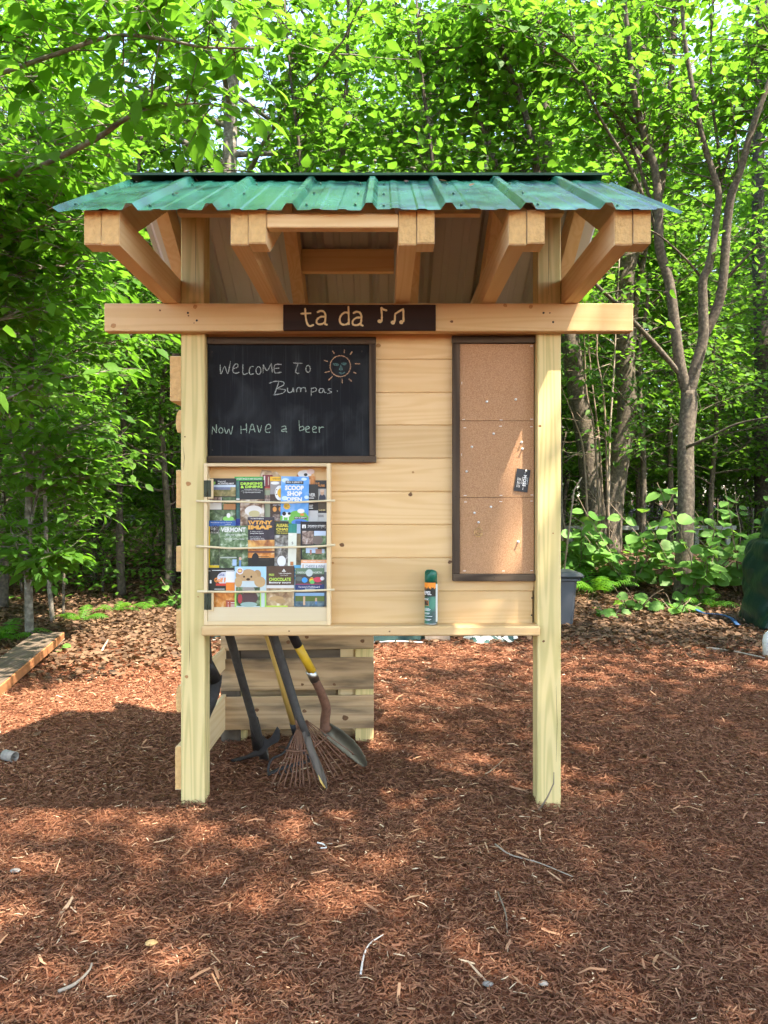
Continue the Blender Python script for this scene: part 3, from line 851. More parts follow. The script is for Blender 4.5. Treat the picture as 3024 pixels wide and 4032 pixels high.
_txt = {}
def text_geo(s, off=0.0):
    k = (s, off)
    if k not in _txt:
        cu = bpy.data.curves.new('t', 'FONT'); cu.body = s; cu.size = 1; cu.resolution_u = 2; cu.offset = off
        ob = bpy.data.objects.new('t', cu)
        me = bpy.data.meshes.new_from_object(ob)
        V = np.array([v.co[:] for v in me.vertices]); F = [list(p.vertices) for p in me.polygons]
        bpy.data.objects.remove(ob); bpy.data.curves.remove(cu); bpy.data.meshes.remove(me)
        mn, mx_ = V.min(0), V.max(0)
        V = (V - mn) / np.maximum(mx_ - mn, 1e-6)
        _txt[k] = (V, F)
    return _txt[k]

def text_on(name, s, x0, x1, z0, z1, Y, mat, parent, off=0.02, xf=None):
    V, F = text_geo(s, off)
    W = [(x0 + v[0] * (x1 - x0), Y, z0 + v[1] * (z1 - z0)) for v in V]
    if xf: W = [xf(w) for w in W]
    return mk(name, W, F, mat, parent)

# business card
c0 = P(*zk(1081, 1091), YK - .004)
card = thing('business_card', 'black business card with white lettering pinned to the cork', 'card', c0)
ang = math.radians(8)
def cardmap(u, v, y=0.0):
    return (c0.x + u * math.cos(ang) + v * math.sin(ang), c0.y + y, c0.z - u * math.sin(ang) * -1 * 0 + v * math.cos(ang) - u * math.sin(ang))
CW, CH = .0262, .0435
V, F = box_geo(-CW, CW, -.0006, .0006, -CH, CH, 0)
mk('card_stock', [cardmap(v[0] * 1, v[2], v[1]) for v in V], F, M['card_black'], card)
def card_text(s, u0, u1, v0, v1, off=.02):
    # runs from top to bottom
    V, F = text_geo(s, off)
    mk('print', [cardmap(u0 + v[1] * (u1 - u0), v1 - v[0] * (v1 - v0), -.0011) for v in V], F, M['print_white'], card)
card_text('MOSS', .003, .0155, -.022, .022, .03)
def card_bar(u0, u1, v0, v1):
    mk('print', [cardmap(u, v, -.0011) for u, v in ((u0, v0), (u1, v0), (u1, v1), (u0, v1))], [[0, 1, 2, 3]], M['print_white'], card)
card_bar(.0195, .0206, -.014, .014)
card_bar(-.001, .0001, -.014, .014)
for k, u in enumerate((-.008, -.013, -.018)):
    for j in range(3):
        card_bar(u, u + .0013, -.028 + j * .013, -.019 + j * .013 + .001 * k)
card_bar(.006, .0075, .028, .036); card_bar(.006, .0075, -.036, -.026)
# earring
e0 = P(*zk(772, 1455), YK - .005)
ear = thing('hoop_earring', 'gold double hoop earring with beads hanging from a push pin', 'earring', (e0.x, e0.y, e0.z))
for rr_, dz, dx in ((.0165, .004, .001), (.0115, .008, .003)):
    pts = [(e0.x + dx + rr_ * math.cos(t), e0.y - .001 * (rr_ < .014), e0.z + dz + rr_ * math.sin(t) - .004) for t in np.linspace(0.3, 6.1, 24)]
    tube('hoop', pts, .0008, M['gold'], ear, 5)
    for t in np.linspace(3.9, 5.5, 6):
        V, F = lathe_geo([(.0004, -.0022), (.0018, -.0012), (.0022, 0), (.0018, .0012), (.0004, .0022)], (0, 0), 8)
        mk('bead', [(e0.x + dx + rr_ * math.cos(t) + v[0], e0.y - .0015 + v[1], e0.z + dz - .004 + rr_ * math.sin(t) + v[2]) for v in V], F, M['gold'], ear, smooth=True)
pk = P(*zk(774, 1388), YK - .004)
tube('hook', [(e0.x + .001, e0.y, e0.z + .018), (pk.x + .003, pk.y, pk.z - .008), (pk.x + .004, pk.y - .002, pk.z), (pk.x, pk.y - .004, pk.z + .004), (pk.x - .003, pk.y - .003, pk.z)], .0008, M['gold'], ear, 5)

# ------------------------------------------------------------------ spray can on the shelf
cy_ = 2.918; cxp = X(1697, cy_); CR = .0252
can = thing('spray_can', 'green insect repellent spray can standing on the shelf', 'spray can', (cxp, cy_, ST))
M['can_green'] = two_tone('can_green', (0.008, 0.035, 0.02), (0.018, 0.17, 0.085), 18, 0.35, 0.4, 0.6)
M['can_dark'] = plain('can_dark', (0.012, 0.018, 0.014), 0.35)
M['can_orange'] = plain('can_orange', (0.85, 0.26, 0.02), 0.4)
M['can_cap'] = plain('can_cap', (0.006, 0.115, 0.07), 0.35)
M['can_panel'] = plain('can_panel', (0.60, 0.68, 0.66), 0.45, var=.08, scale=300)
M['print_red'] = plain('print_red', (0.42, 0.09, 0.03), 0.5)
hh = .0455
V, F = lathe_geo([(CR - .003, .0004), (CR, .003), (CR, .006), (CR - .0006, .007), (CR - .0006, .158), (CR - .002, .162)], (cxp, cy_), 28)
mk('can_body', [(v[0], v[1], v[2] + ST) for v in V], F, M['can_green'], can, smooth=True)
V, F = lathe_geo([(CR - .003, 0), (CR + .0002, .0012), (CR + .0002, .005), (CR - .001, .0062)], (cxp, cy_), 28)
mk('can_rim', [(v[0], v[1], v[2] + ST + .0002) for v in V], F, M['steel'], can, smooth=True)
# cap with domed top and nozzle recess
V, F = [], []
sides, rings = 28, [(CR - .0012, .162), (CR - .0012, .19), (CR - .0025, .199), (CR - .007, .205), (CR - .014, .2065)]
for r, z in rings:
    for k in range(sides):
        t = 2 * math.pi * k / sides
        dip = 0
        if z > .195 and 3.4 < t < 4.4: dip = -.010
        V.append((cxp + r * math.cos(t), cy_ + r * math.sin(t), ST + z + dip + (.003 * math.cos(t + 2.0) if z > .18 else 0)))
for i in range(len(rings) - 1):
    for k in range(sides):
        k2 = (k + 1) % sides
        F.append([i * sides + k, i * sides + k2, (i + 1) * sides + k2, (i + 1) * sides + k])
F.append([(len(rings) - 1) * sides + k for k in range(sides)]); F.append(list(range(sides - 1, -1, -1)))
mk('cap', V, F, M['can_cap'], can, smooth=True)
def wrap(w, dr=.0004):
    t = (w[0]) / CR
    r = CR + dr
    return (cxp + r * math.sin(t), cy_ - r * math.cos(t), w[2])
def can_patch(name, a0, a1, z0, z1, mat, dr=.0001, jag=None):
    n = 16; V, F = [], []
    for i in range(n + 1):
        a = a0 + (a1 - a0) * i / n
        lo = z0 + (jag(a) if jag else 0)
        V += [wrap((a, 0, ST + lo), dr), wrap((a, 0, ST + z1), dr)]
    F = [[2 * i, 2 * i + 2, 2 * i + 3, 2 * i + 1] for i in range(n)]
    mk(name, V, F, mat, can, smooth=True)
can_patch('label_forest', -.036, .018, .108, .135, M['can_dark'], -.0002)
can_patch('label_sunset', -.036, .018, .140, .160, M['can_orange'], -.0001, lambda a: .004 * math.sin(a * 900) + .003 * math.sin(a * 370))
can_patch('label_forest', -.036, .018, .133, .142, M['can_dark'], -.00025)
can_patch('label_panel', .0185, .036, .012, .155, M['can_panel'], .0001)
for s, a0, a1, z0, z1, mt in (('REPEL', -.041, .0002, .114, .128, 'print_white'), ('MAX', -.032, -.011, .095, .101, 'print_white'), ('%', -.0205, -.0125, .082, .089, 'print_red')):
    text_on('print', s, a0, a1, ST + z0, ST + z1, 0, M[mt], can, .015, wrap)

for a0, a1, z0 in ((-.034, -.008, .062), (-.034, -.003, .058), (-.034, -.005, .054), (-.034, -.006, .045), (-.034, -.010, .0415), (-.034, .003, .0325), (-.034, -.001, .0215), (-.034, -.006, .018)):
    can_patch('small_print', a0, a1, z0, z0 + .0016, M['print_white'], .0003)
can_patch('badge', -.033, -.0105, .074, .092, M['can_orange'], -.00005)
can_patch('badge', -.033, -.0115, .075, .091, M['can_dark'], .0001)

# ------------------------------------------------------------------ brochure rack
zr = lambda x, y: (700 + x * .42195, 1780 + y * .42195)
YR0 = 2.893                                          # front edge of the rack's frame
def RX(x, Y=YR0): return X(zr(x, 0)[0], Y)
def RZ(y, Y=YR0): return Z(zr(0, y)[1], Y)
rack = thing('brochure_rack', 'shallow pine box rack with three peeled sticks holding travel leaflets', 'rack', (RX(835), 2.93, ST))
rx0, rx1, rz1 = RX(243), RX(1425), RZ(103)
rz0 = ST + .0008
yb = YW - .0125
box('side_stile', rx0, rx0 + .0125, YR0, YP - .0012, rz0, rz1, M['lath_z'], rack, .001)
box('side_stile', rx1 - .0145, rx1, YR0, yb, rz0, rz1, M['lath_z'], rack, .001)
box('inner_stile', PXL1 + .003, PXL1 + .012, YP, yb, rz0, rz1, M['lath_z'], rack, .001)
box('top_rail', rx0 + .0128, rx1 - .0148, YR0, yb, rz1 - .0125, rz1 - .0003, M['lath_x'], rack, .001)
box('bottom_rail', rx0 + .0128, rx1 - .0148, YR0, yb, rz0, rz0 + .0145, M['lath_x'], rack, .001)
box('back_panel', PXL1 + .004, rx1 - .001, yb + .0005, YW - .0006, rz0, rz1 - .002, M['pallet_x'] if False else M['pine_x'], rack, .0005)
M['ply'] = wood('ply', (0.72, 0.60, 0.40), (0.62, 0.48, 0.28), 'x', ring=3, contrast=.15)
box('front_panel', rx0 + .0128, rx1 - .0148, YR0 + .006, YR0 + .011, rz0 + .0148, RZ(1447, YR0 + .006), M['ply'], rack, .0005)
M['stick'] = plain('stick', (0.70, 0.58, 0.36), 0.6, var=0.12, scale=40)
for ys in ([(172, 457), (245, 460), (500, 462), (800, 470), (1050, 470), (1250, 462), (1468, 452)], [(175, 880), (300, 885), (520, 898), (800, 892), (1100, 886), (1310, 880), (1470, 866)], [(183, 1300), (400, 1304), (700, 1304), (1000, 1298), (1250, 1292), (1463, 1285)]):
    pts = [P(*zr(*p), YR0 - .006) for p in ys]
    pts = [Vector(q) for q in spline(pts, 4)]
    tube('stick', pts, [.0042 + .0005 * math.sin(i * 1.7) for i in range(len(pts))], M['stick'], rack, 7)
for hx, hy, hw, hh_ in ((243, 264, 68, 155), (246, 1316, 68, 155)):
    x0, x1 = RX(hx), RX(hx + hw)
    z1, z0 = RZ(hy), RZ(hy + hh_)
    xm = (x0 + x1) / 2
    hg = box('hinge', x0, xm - .001, YR0 - .0022, YR0 - .0002, z0, z1, M['hinge'], rack, .0004)
    box('hinge_leaf', xm + .001, x1, YR0 - .0022, YR0 - .0002, z0, z1, M['hinge'], hg, .0004)
    tube('hinge_pin', [(xm, YR0 - .003, z0), (xm, YR0 - .003, z1)], .0018, M['hinge'], hg, 6)
    for sx in ((x0 + xm) / 2, (xm + x1) / 2):
        for k in (.15, .5, .85):
            disc_screw(Vector((sx, YR0 - .0022, z0 + (z1 - z0) * k)), .0018, M['screw'], hg)
    box('hinge_block', xm + .001, RX(hx + 86), YR0, YR0 + .012, z0 - .006, z1 + .006, M['lath_z'], rack, .001)
box('latch', RX(1305), RX(1388), YR0 - .001, YR0 + .002, RZ(905), RZ(865), M['hinge'], rack, .0005)

# ------------------------------------------------------------------ leaflets
def photo(name, stops, scale=30, detail=6, distort=.5):
    m, nt, bs = new_mat('photo_' + name)
    N, L = nt.nodes.new, nt.links.new
    tc = N('ShaderNodeTexCoord'); nz = N('ShaderNodeTexNoise')
    nz.inputs['Scale'].default_value = scale; nz.inputs['Detail'].default_value = detail; nz.inputs['Distortion'].default_value = distort
    L(tc.outputs['Object'], nz.inputs['Vector'])
    cr = N('ShaderNodeValToRGB')
    k = len(stops)
    for i, c in enumerate(stops):
        p = .3 + .4 * i / (k - 1)
        if i == 0: e = cr.color_ramp.elements[0]
        elif i == k - 1: e = cr.color_ramp.elements[-1]
        else: e = cr.color_ramp.elements.new(p)
        e.position = p; e.color = list(c) + [1]
    L(nz.outputs['Fac'], cr.inputs['Fac']); L(cr.outputs['Color'], bs.inputs['Base Color'])
    bs.inputs['Roughness'].default_value = .35
    return m
FT = {
 'forest': photo('forest', [(.01, .02, .008), (.03, .07, .02), (.09, .16, .06), (.35, .42, .3)], 45),
 'wood2': photo('wood2', [(.02, .05, .02), (.08, .16, .06), (.2, .3, .16), (.55, .62, .5)], 60),
 'field': photo('field', [(.04, .06, .01), (.13, .12, .03), (.25, .2, .06), (.4, .32, .14)], 40),
 'rock': photo('rock', [(.02, .02, .015), (.12, .11, .09), (.3, .29, .26), (.65, .66, .64)], 50),
 'food': photo('food', [(.03, .015, .008), (.2, .1, .05), (.5, .4, .3), (.75, .7, .62)], 40),
 'choc': photo('choc', [(.12, .06, .03), (.3, .18, .09), (.5, .36, .2), (.72, .64, .52)], 28),
 'orange': photo('orange', [(.2, .06, .01), (.5, .15, .02), (.68, .27, .05), (.75, .5, .25)], 35),
 'sunset': photo('sunset', [(.1, .02, .01), (.45, .16, .04), (.75, .4, .1), (.85, .65, .3)], 22, 3),
 'dusk': photo('dusk', [(.005, .005, .012), (.02, .015, .03), (.06, .04, .07)], 22, 3),
 'crowd': photo('crowd', [(.02, .02, .02), (.16, .1, .08), (.35, .25, .2), (.6, .55, .52)], 60),
 'lake': photo('lake', [(.03, .06, .09), (.08, .14, .17), (.16, .24, .27)], 50),
 'blue': photo('blue', [(.05, .25, .62), (.08, .33, .72), (.2, .45, .8)], 20, 2),
 'brownish': photo('brownish', [(.1, .07, .03), (.2, .14, .06), (.3, .22, .1)], 40),
 'teal': photo('teal', [(.01, .06, .06), (.02, .14, .12), (.05, .22, .2)], 40),
}
_pm = {}
def ink(c):
    k = tuple(c)
    if k not in _pm: _pm[k] = plain('ink_%d' % len(_pm), c, 0.38, var=0.05, scale=80)
    return _pm[k]
BLK, WHT, BRN = (.012, .012, .014), (.78, .78, .75), (.055, .03, .02)
_lay = [0]
def leaflet(label, rect, layer, base, items, tilt=0.0, poly=None):
    """rect in rack pixels; items use fractions of the sheet: u from left, v from top"""
    Yl = 2.949 - layer * .0042
    x0, y0, x1, y1 = rect
    wx0, wx1, wz1, wz0 = RX(x0, Yl), RX(x1, Yl), RZ(y0, Yl), RZ(y1, Yl)
    cxm, czm = (wx0 + wx1) / 2, (wz0 + wz1) / 2
    ca, sa = math.cos(tilt), math.sin(tilt)
    def rot(w):
        dx, dz = w[0] - cxm, w[2] - czm
        return (cxm + dx * ca - dz * sa, w[1], czm + dx * sa + dz * ca)
    th = thing('leaflet', label, 'leaflet', (cxm, Yl, wz0), 'travel leaflets in the rack')
    m = base if not isinstance(base, tuple) else ink(base)
    if poly is None:
        V, F = box_geo(wx0, wx1, Yl - .0012, Yl, wz0, wz1, 0)
        mk('cover', [rot(v) for v in V], F, m, th)
    else:
        pp = [(wx0 + u * (wx1 - wx0), wz1 - v * (wz1 - wz0)) for u, v in poly]
        prism('cover', pp, 'y', Yl - .0012, Yl, m, th)
    d = .0014
    for it in items:
        kind, u0, v0, u1, v1, mt = it[:6]
        mt = mt if not isinstance(mt, tuple) else ink(mt)
        a0, a1 = wx0 + u0 * (wx1 - wx0), wx0 + u1 * (wx1 - wx0)
        b1, b0 = wz1 - v0 * (wz1 - wz0), wz1 - v1 * (wz1 - wz0)
        d += .00012
        if kind == 'r':
            mk('printed_picture' if mt in FT.values() else 'printed_band', [rot(w) for w in ((a0, Yl - d, b0), (a1, Yl - d, b0), (a1, Yl - d, b1), (a0, Yl - d, b1))], [[0, 1, 2, 3]], mt, th)
        elif kind == 'o':
            n = 18
            V = [rot(((a0 + a1) / 2 + (a1 - a0) / 2 * math.cos(6.2832 * k / n), Yl - d, (b0 + b1) / 2 + (b1 - b0) / 2 * math.sin(6.2832 * k / n))) for k in range(n)]
            mk('printed_emblem', V, [list(range(n))], mt, th)
        elif kind == 't':
            text_on('printed_title', it[6], a0, a1, b0, b1, Yl - d, mt, th, it[7] if len(it) > 7 else .02, rot)
    return th

leaflet('black seasonal activities map leaflet at the hinge end of the top row', (285, 245, 545, 655), 1, BLK, [
    ('r', .02, .15, .98, .41, FT['field']), ('r', .02, .15, .98, .2, (.55, .65, .75)), ('r', .1, .2, .8, .26, (.16, .19, .30)), ('r', .02, .43, .48, .71, (.62, .6, .55)), ('r', .04, .43, .46, .56, FT['crowd']), ('r', .5, .43, .98, .71, FT['forest']), ('r', .55, .58, .98, .71, (.45, .2, .07)),
    ('r', .02, .72, .98, .98, FT['forest']), ('o', .52, .86, .92, .98, (.25, .6, .12)), ('o', .66, .79, .8, .9, WHT), ('t', .34, .05, .62, .085, WHT, 'Seasonal', 0), ('t', .34, .1, .92, .14, WHT, 'ACTIVITIES MAP', .02), ('t', .2, .08, .26, .15, (.3, .6, .12), 'F', .03)])
leaflet('green maze leaflet half hidden behind the drinking and dining guide', (530, 230, 800, 690), 0, FT['teal'], [('r', 0, 0, 1, .08, (.03, .36, .06)), ('t', .04, .025, .94, .06, WHT, 'LARGEST MAZE IN NEW ENGLAND', .01), ('r', .06, .44, .18, .47, WHT), ('r', .02, .85, .9, 1, (.02, .04, .28))])
leaflet('red barn shaped leaflet standing tall in the top row', (765, 165, 960, 640), 0, FT['choc'], [('r', .14, .1, .62, .36, (.22, .025, .03)), ('r', .2, .12, .26, .32, WHT), ('r', .4, .14, .44, .3, (.6, .5, .4)), ('r', 0.160, 0.340, 0.600, 0.358, (.6, .03, .03)), ('r', .1, .4, .55, 1, (.30, .34, .22)), ('r', .1, .5, .5, .62, FT['crowd'])],
    poly=[(0, .12), (.1, 0), (.55, .03), (.6, .06), (.75, .03), (.86, .06), (1, .13), (1, 1), (.1, 1)])
leaflet('black leaflet with lime drinking and dining title', (578, 264, 812, 690), 2, BLK, [('r', .02, .42, .98, .99, FT['food']), ('o', .2, .55, .9, .78, (.72, .7, .66)), ('o', .35, .66, .8, .8, (.55, .48, .25)), ('t', .05, .04, .92, .1, (.45, .78, .08), 'DRINKING', .04), ('t', .05, .11, .92, .17, (.45, .78, .08), '& DINING', .04),
    ('t', .2, .19, .8, .21, WHT, "A VISITOR'S GUIDE TO", .0), ('t', .08, .22, .92, .24, WHT, 'Restaurants, Bars, Wine, Cider and Spirits', .0), ('t', .15, .255, .85, .275, WHT, 'IN THE BURLINGTON AREA', .01)], tilt=math.radians(1))
leaflet('brown brewery leaflet with yellow band and round badge', (862, 230, 985, 640), 1, BRN, [('r', 0, 0, 1, .1, (.80, .46, .03)), ('t', .18, .035, .8, .065, BLK, "VERMONT'S", .01), ('r', 0, .1, 1, .4, (.28, .26, .25)), ('o', .05, .11, .7, .18, WHT), ('o', .35, .2, 1.15, .54, WHT), ('o', .55, .26, 1.1, .48, (.80, .46, .03)), ('t', .4, .28, .55, .42, BRN, 'C', .0), ('o', .2, .68, .5, .8, (.7, .32, .08)), ('o', .65, .68, .98, .8, (.7, .32, .08)), ('t', .22, .63, .95, .66, WHT, 'DAILY TOURS', .01), ('r', .2, .86, .95, 1, FT['crowd'])])
leaflet('cup shaped leaflet with whipped cream top', (1110, 158, 1285, 640), 0, FT['orange'], [('r', .1, .5, 1, 1, (.03, .02, .02)), ('o', .05, .02, .8, .17, (.72, .72, .72)), ('o', .38, .08, .58, .14, BLK), ('o', .55, .0, .95, .1, (.75, .58, .55)), ('r', .6, .14, .95, .44, FT['orange']), ('r', .62, .2, .72, .4, (.75, .6, .5))],
    poly=[(0, .12), (.15, .05), (.6, .04), (.8, 0), (.93, .02), (.9, .09), (1, .15), (.95, .5), (1, 1), (.1, 1)])
leaflet('dark tavern leaflet tucked beside the blue one', (1215, 300, 1310, 650), 1, (.02, .018, .016), [('t', .1, .24, .72, .33, WHT, 'VER', .02), ('r', .05, .36, .6, .38, WHT), ('r', 0.100, 0.550, 0.500, 0.568, WHT), ('r', 0.100, 0.590, 0.440, 0.608, WHT), ('r', 0.100, 0.630, 0.500, 0.648, WHT), ('r', 0, .7, 1, 1, (.55, .55, .54))])
leaflet('black leaflet with orange title and a man in a cap', (1285, 264, 1392, 655), 0, BLK, [('t', .05, .05, .35, .09, (.78, .30, .06), 'LE', .03), ('t', .05, .1, .82, .15, (.78, .30, .06), 'OUSE', .03), ('r', .2, .2, .95, .46, (.42, .42, .40)), ('o', .3, .32, .9, .55, (.03, .035, .06)), ('o', .42, .22, .75, .36, (.6, .36, .24)), ('o', .38, .21, .78, .28, (.68, .5, .36)), ('r', .2, .46, .95, .7, (.09, .06, .03)), ('t', .2, .69, .85, .73, (.75, .62, .3), 'FARM', .02), ('r', 0, .78, 1, 1, (.6, .6, .58)), ('r', 0.200, 0.825, 0.750, 0.834, BLK), ('r', 0.200, 0.845, 0.690, 0.854, BLK), ('r', 0.200, 0.865, 0.750, 0.874, BLK)])
leaflet('bright blue leaflet with big white scoop shop open lettering', (962, 228, 1222, 645), 3, FT['blue'], [('o', .02, .04, .28, .14, (.55, .72, .86)), ('o', .72, .02, .92, .09, (.55, .72, .86)), ('o', .84, .42, 1.0, .5, (.55, .72, .86)), ('o', .03, .44, .25, .54, (.55, .72, .86)),
    ('r', .16, .1, .8, .165, BLK), ('t', .2, .11, .76, .155, WHT, "BEN & JERRY'S", .02), ('t', .14, .2, .82, .31, WHT, 'SCOOP', .05), ('t', .22, .33, .76, .44, WHT, 'SHOP', .05), ('t', .2, .46, .76, .56, WHT, 'OPEN', .05),
    ('o', .1, .6, .34, .74, (.80, .46, .04)), ('r', 0.140, 0.636, 0.300, 0.646, BLK), ('r', 0.140, 0.659, 0.240, 0.670, BLK), ('r', 0.140, 0.682, 0.300, 0.693, BLK), ('o', .24, .76, 1.0, 1.1, (.14, .46, .07)), ('r', 0, .88, 1, .99, (.14, .46, .07)), ('o', .6, .72, .86, .82, WHT), ('o', .05, .80, .36, .92, WHT), ('o', .06, .79, .2, .88, BLK), ('o', .26, .80, .37, .86, BLK), ('r', .08, .88, .12, .98, WHT), ('r', .26, .88, .3, .98, WHT), ('o', .7, .82, .86, .88, (.7, .25, .05)),
    ('r', .5, .9, .96, .95, BLK), ('t', .52, .905, .94, .945, WHT, "BEN & JERRY'S", .02), ('o', .4, .95, 1.0, 1.1, (.07, .22, .6))], tilt=math.radians(-1))
leaflet('blue topped mountains leaflet with yellow edge beside the hinge', (285, 640, 542, 1078), 4, FT['rock'], [('r', 0, 0, 1, .12, (.02, .10, .33)), ('t', .08, .03, .86, .055, WHT, 'White Mountains and New Hampshire', .0), ('t', .6, .07, .82, .09, WHT, 'Attractions', .0), ('r', 0, .12, .06, 1, (.74, .52, .03)), ('r', 0, .95, .4, 1, (.74, .52, .03)), ('t', .15, .1, .5, .17, BLK, 'White', .03), ('t', .06, .18, .42, .25, BLK, 'Mou', .03), ('r', .07, .27, .4, .94, FT['forest'])])
leaflet('forest photo leaflet with a large white state name', (390, 687, 655, 1080), 6, FT['wood2'], [('r', .0, .55, 1, 1, FT['forest']), ('r', .02, .74, .6, .77, (.4, .45, .4)), ('r', .46, .8, .6, .95, (.35, .5, .7)), ('r', .69, .82, .76, .97, (.12, .25, .5)), ('o', .68, .74, .78, .82, (.6, .4, .3)), ('t', .05, .04, .92, .15, WHT, 'VERMONT', .03), ('t', .22, .2, .78, .235, WHT, 'ROAD MAP & GUIDE', .0), ('t', .17, .3, .88, .335, WHT, 'VERMONT ATTRACTIONS', .0)])
leaflet('black sunset leaflet with big orange map title', (652, 606, 903, 1070), 5, FT['dusk'], [('r', 0, .46, 1, .66, FT['sunset']), ('r', 0, .64, 1, .82, FT['orange']), ('r', 0, .68, 1, .72, (.16, .07, .05)), ('r', 0, .83, 1, 1, (.015, .015, .012)), ('r', .4, .79, .8, .8, BLK), ('r', .42, .86, .8, .865, (.1, .07, .04)), ('o', .16, .72, .42, .95, BLK), ('t', .12, .02, .6, .045, WHT, 'NORTHERN', .02), ('t', .02, .07, .92, .15, (.80, .40, .08), '\\VT/NY', .05), ('t', .02, .165, .92, .25, (.80, .40, .08), 'IMAP', .06),
    ('t', .1, .28, .55, .3, WHT, "A Visitor's Guide to", .0), ('t', .1, .315, .6, .345, WHT, 'Local Hot Spots', .02), ('t', .1, .39, .5, .41, WHT, 'Detailed Maps of', .0), ('t', .1, .42, .62, .44, WHT, 'The Burlington Area,', .02), ('t', .1, .45, .66, .47, WHT, 'The Champlain Valley', .02)])
leaflet('gorge leaflet with yellow chasm title', (903, 648, 1036, 1068), 4, FT['rock'], [('r', 0, 0, 1, .3, (.03, .035, .02)), ('t', .12, .05, .98, .12, (.74, .62, .08), 'AUSABL', .03), ('t', .12, .14, .96, .2, (.74, .62, .08), 'CHAS', .04), ('t', .14, .215, .95, .24, (.74, .62, .08), 'GRAND CANY', .01), ('t', .14, .25, .95, .275, (.74, .62, .08), 'THE ADIRON', .01), ('o', .2, .76, .8, 1, WHT)])
leaflet('narrow cream leaflet with a teal striped top', (1030, 668, 1108, 1062), 5, (.70, .72, .60), [('r', 0, 0, 1, .22, (.01, .22, .17)), ('r', .3, 0, .36, .22, (.02, .3, .24)), ('r', .65, 0, .7, .22, (.02, .3, .24)), ('r', .2, .24, .5, .28, WHT), ('t', .42, .43, .62, .49, BLK, 'S', .01), ('r', .3, .9, .68, .99, (.55, .2, .06))], tilt=math.radians(-1))
leaflet('slim blue and brown leaflet edge between cream and black ones', (1098, 642, 1160, 1062), 4, FT['brownish'], [('r', 0, 0, 1, .07, (.02, .1, .3)), ('r', .2, .07, 1, .28, (.45, .6, .78))])
leaflet('black downtown marketplace leaflet with two photos', (1146, 648, 1395, 1015), 6, BLK, [('r', .06, .08, .2, .17, WHT), ('t', .11, .1, .16, .17, BLK, 'A', .03), ('t', .27, .09, .94, .13, WHT, 'CHURCH STREET', .03), ('t', .27, .145, .94, .165, WHT, 'M A R K E T P L A C E', .0), ('r', .06, .24, .49, .58, FT['crowd']), ('r', .51, .24, .95, .58, FT['wood2']), ('r', .51, .24, .95, .36, (.5, .6, .75)), ('o', .45, .36, .84, .59, (.16, .12, .10)), ('r', .06, .66, .95, .99, FT['forest']), ('r', .2, .66, .9, .8, (.5, .66, .85)), ('r', .35, .72, .42, .84, (.4, .2, .15)), ('r', .56, .7, .8, .82, (.4, .22, .16))])
leaflet('black golf leaflet with orange script over autumn photo', (280, 1080, 535, 1460), 7, (.018, .02, .016), [('r', .2, .6, 1, .99, FT['orange']), ('r', .02, .07, .1, .08, WHT), ('r', 0.160, 0.056, 0.960, 0.068, WHT), ('o', .34, .1, .86, .42, (.6, .62, .66)), ('t', .42, .12, .62, .2, (.1, .14, .3), 'Sta', .02), ('t', .24, .24, .68, .36, (.80, .26, .05), 'Golf F', .05), ('r', .3, .38, .7, .44, (.6, .05, .03)), ('r', .08, .3, .14, .38, WHT), ('r', 0.250, 0.516, 0.620, 0.528, WHT)])
leaflet('white and orange leaflet edge overlapping the golf one', (450, 1112, 540, 1458), 8, (.74, .74, .74), [('r', 0, .3, 1, .58, (.78, .22, .03)), ('r', 0, .58, 1, .8, FT['orange']), ('r', 0, .78, 1, 1, (.40, .08, .04)), ('r', .2, .84, .3, .86, WHT), ('r', 0.500, 0.840, 0.950, 0.858, WHT), ('r', .2, .9, .3, .92, WHT), ('r', .5, .9, .95, .92, WHT), ('r', .2, .95, .3, .97, WHT), ('r', .5, .95, .95, .97, WHT)])
leaflet('pale blue leaflet with a tan teddy bear peeking over', (532, 1068, 826, 1452), 9, (.36, .60, .74), [('r', 0, .4, 1, .98, (.50, .58, .58)), ('r', .04, .5, .8, .96, FT['forest']), ('o', .24, .42, .64, .78, (.30, .27, .23)), ('o', .2, .6, .74, .92, (.09, .05, .05)), ('o', .18, .86, .72, .98, (.28, .4, .36)), ('r', 0, .6, .05, 1, (.33, .62, .12)), ('r', .95, .6, 1, 1, (.33, .62, .12)), ('r', .8, .6, .84, 1, (.33, .62, .12)), ('o', .1, .66, .24, .9, (.42, .05, .06)),
    ('o', .03, .1, .26, .32, (.42, .25, .11)), ('o', .6, .08, .84, .3, (.42, .25, .11)), ('o', .14, .06, .74, .5, (.48, .30, .14)), ('r', .2, .35, .7, .5, (.50, .58, .58)), ('o', .0, .24, .24, .5, (.50, .32, .15)), ('o', .62, .24, .98, .5, (.50, .32, .15)), ('o', .27, .22, .33, .27, (.05, .025, .012)), ('o', .5, .22, .56, .27, (.05, .025, .012)), ('o', .37, .28, .49, .34, (.05, .025, .012)), ('o', .06, .02, .28, .19, (.7, .7, .7)), ('o', .09, .05, .25, .16, (.45, .1, .1)), ('o', .11, .07, .23, .14, (.75, .55, .2))])
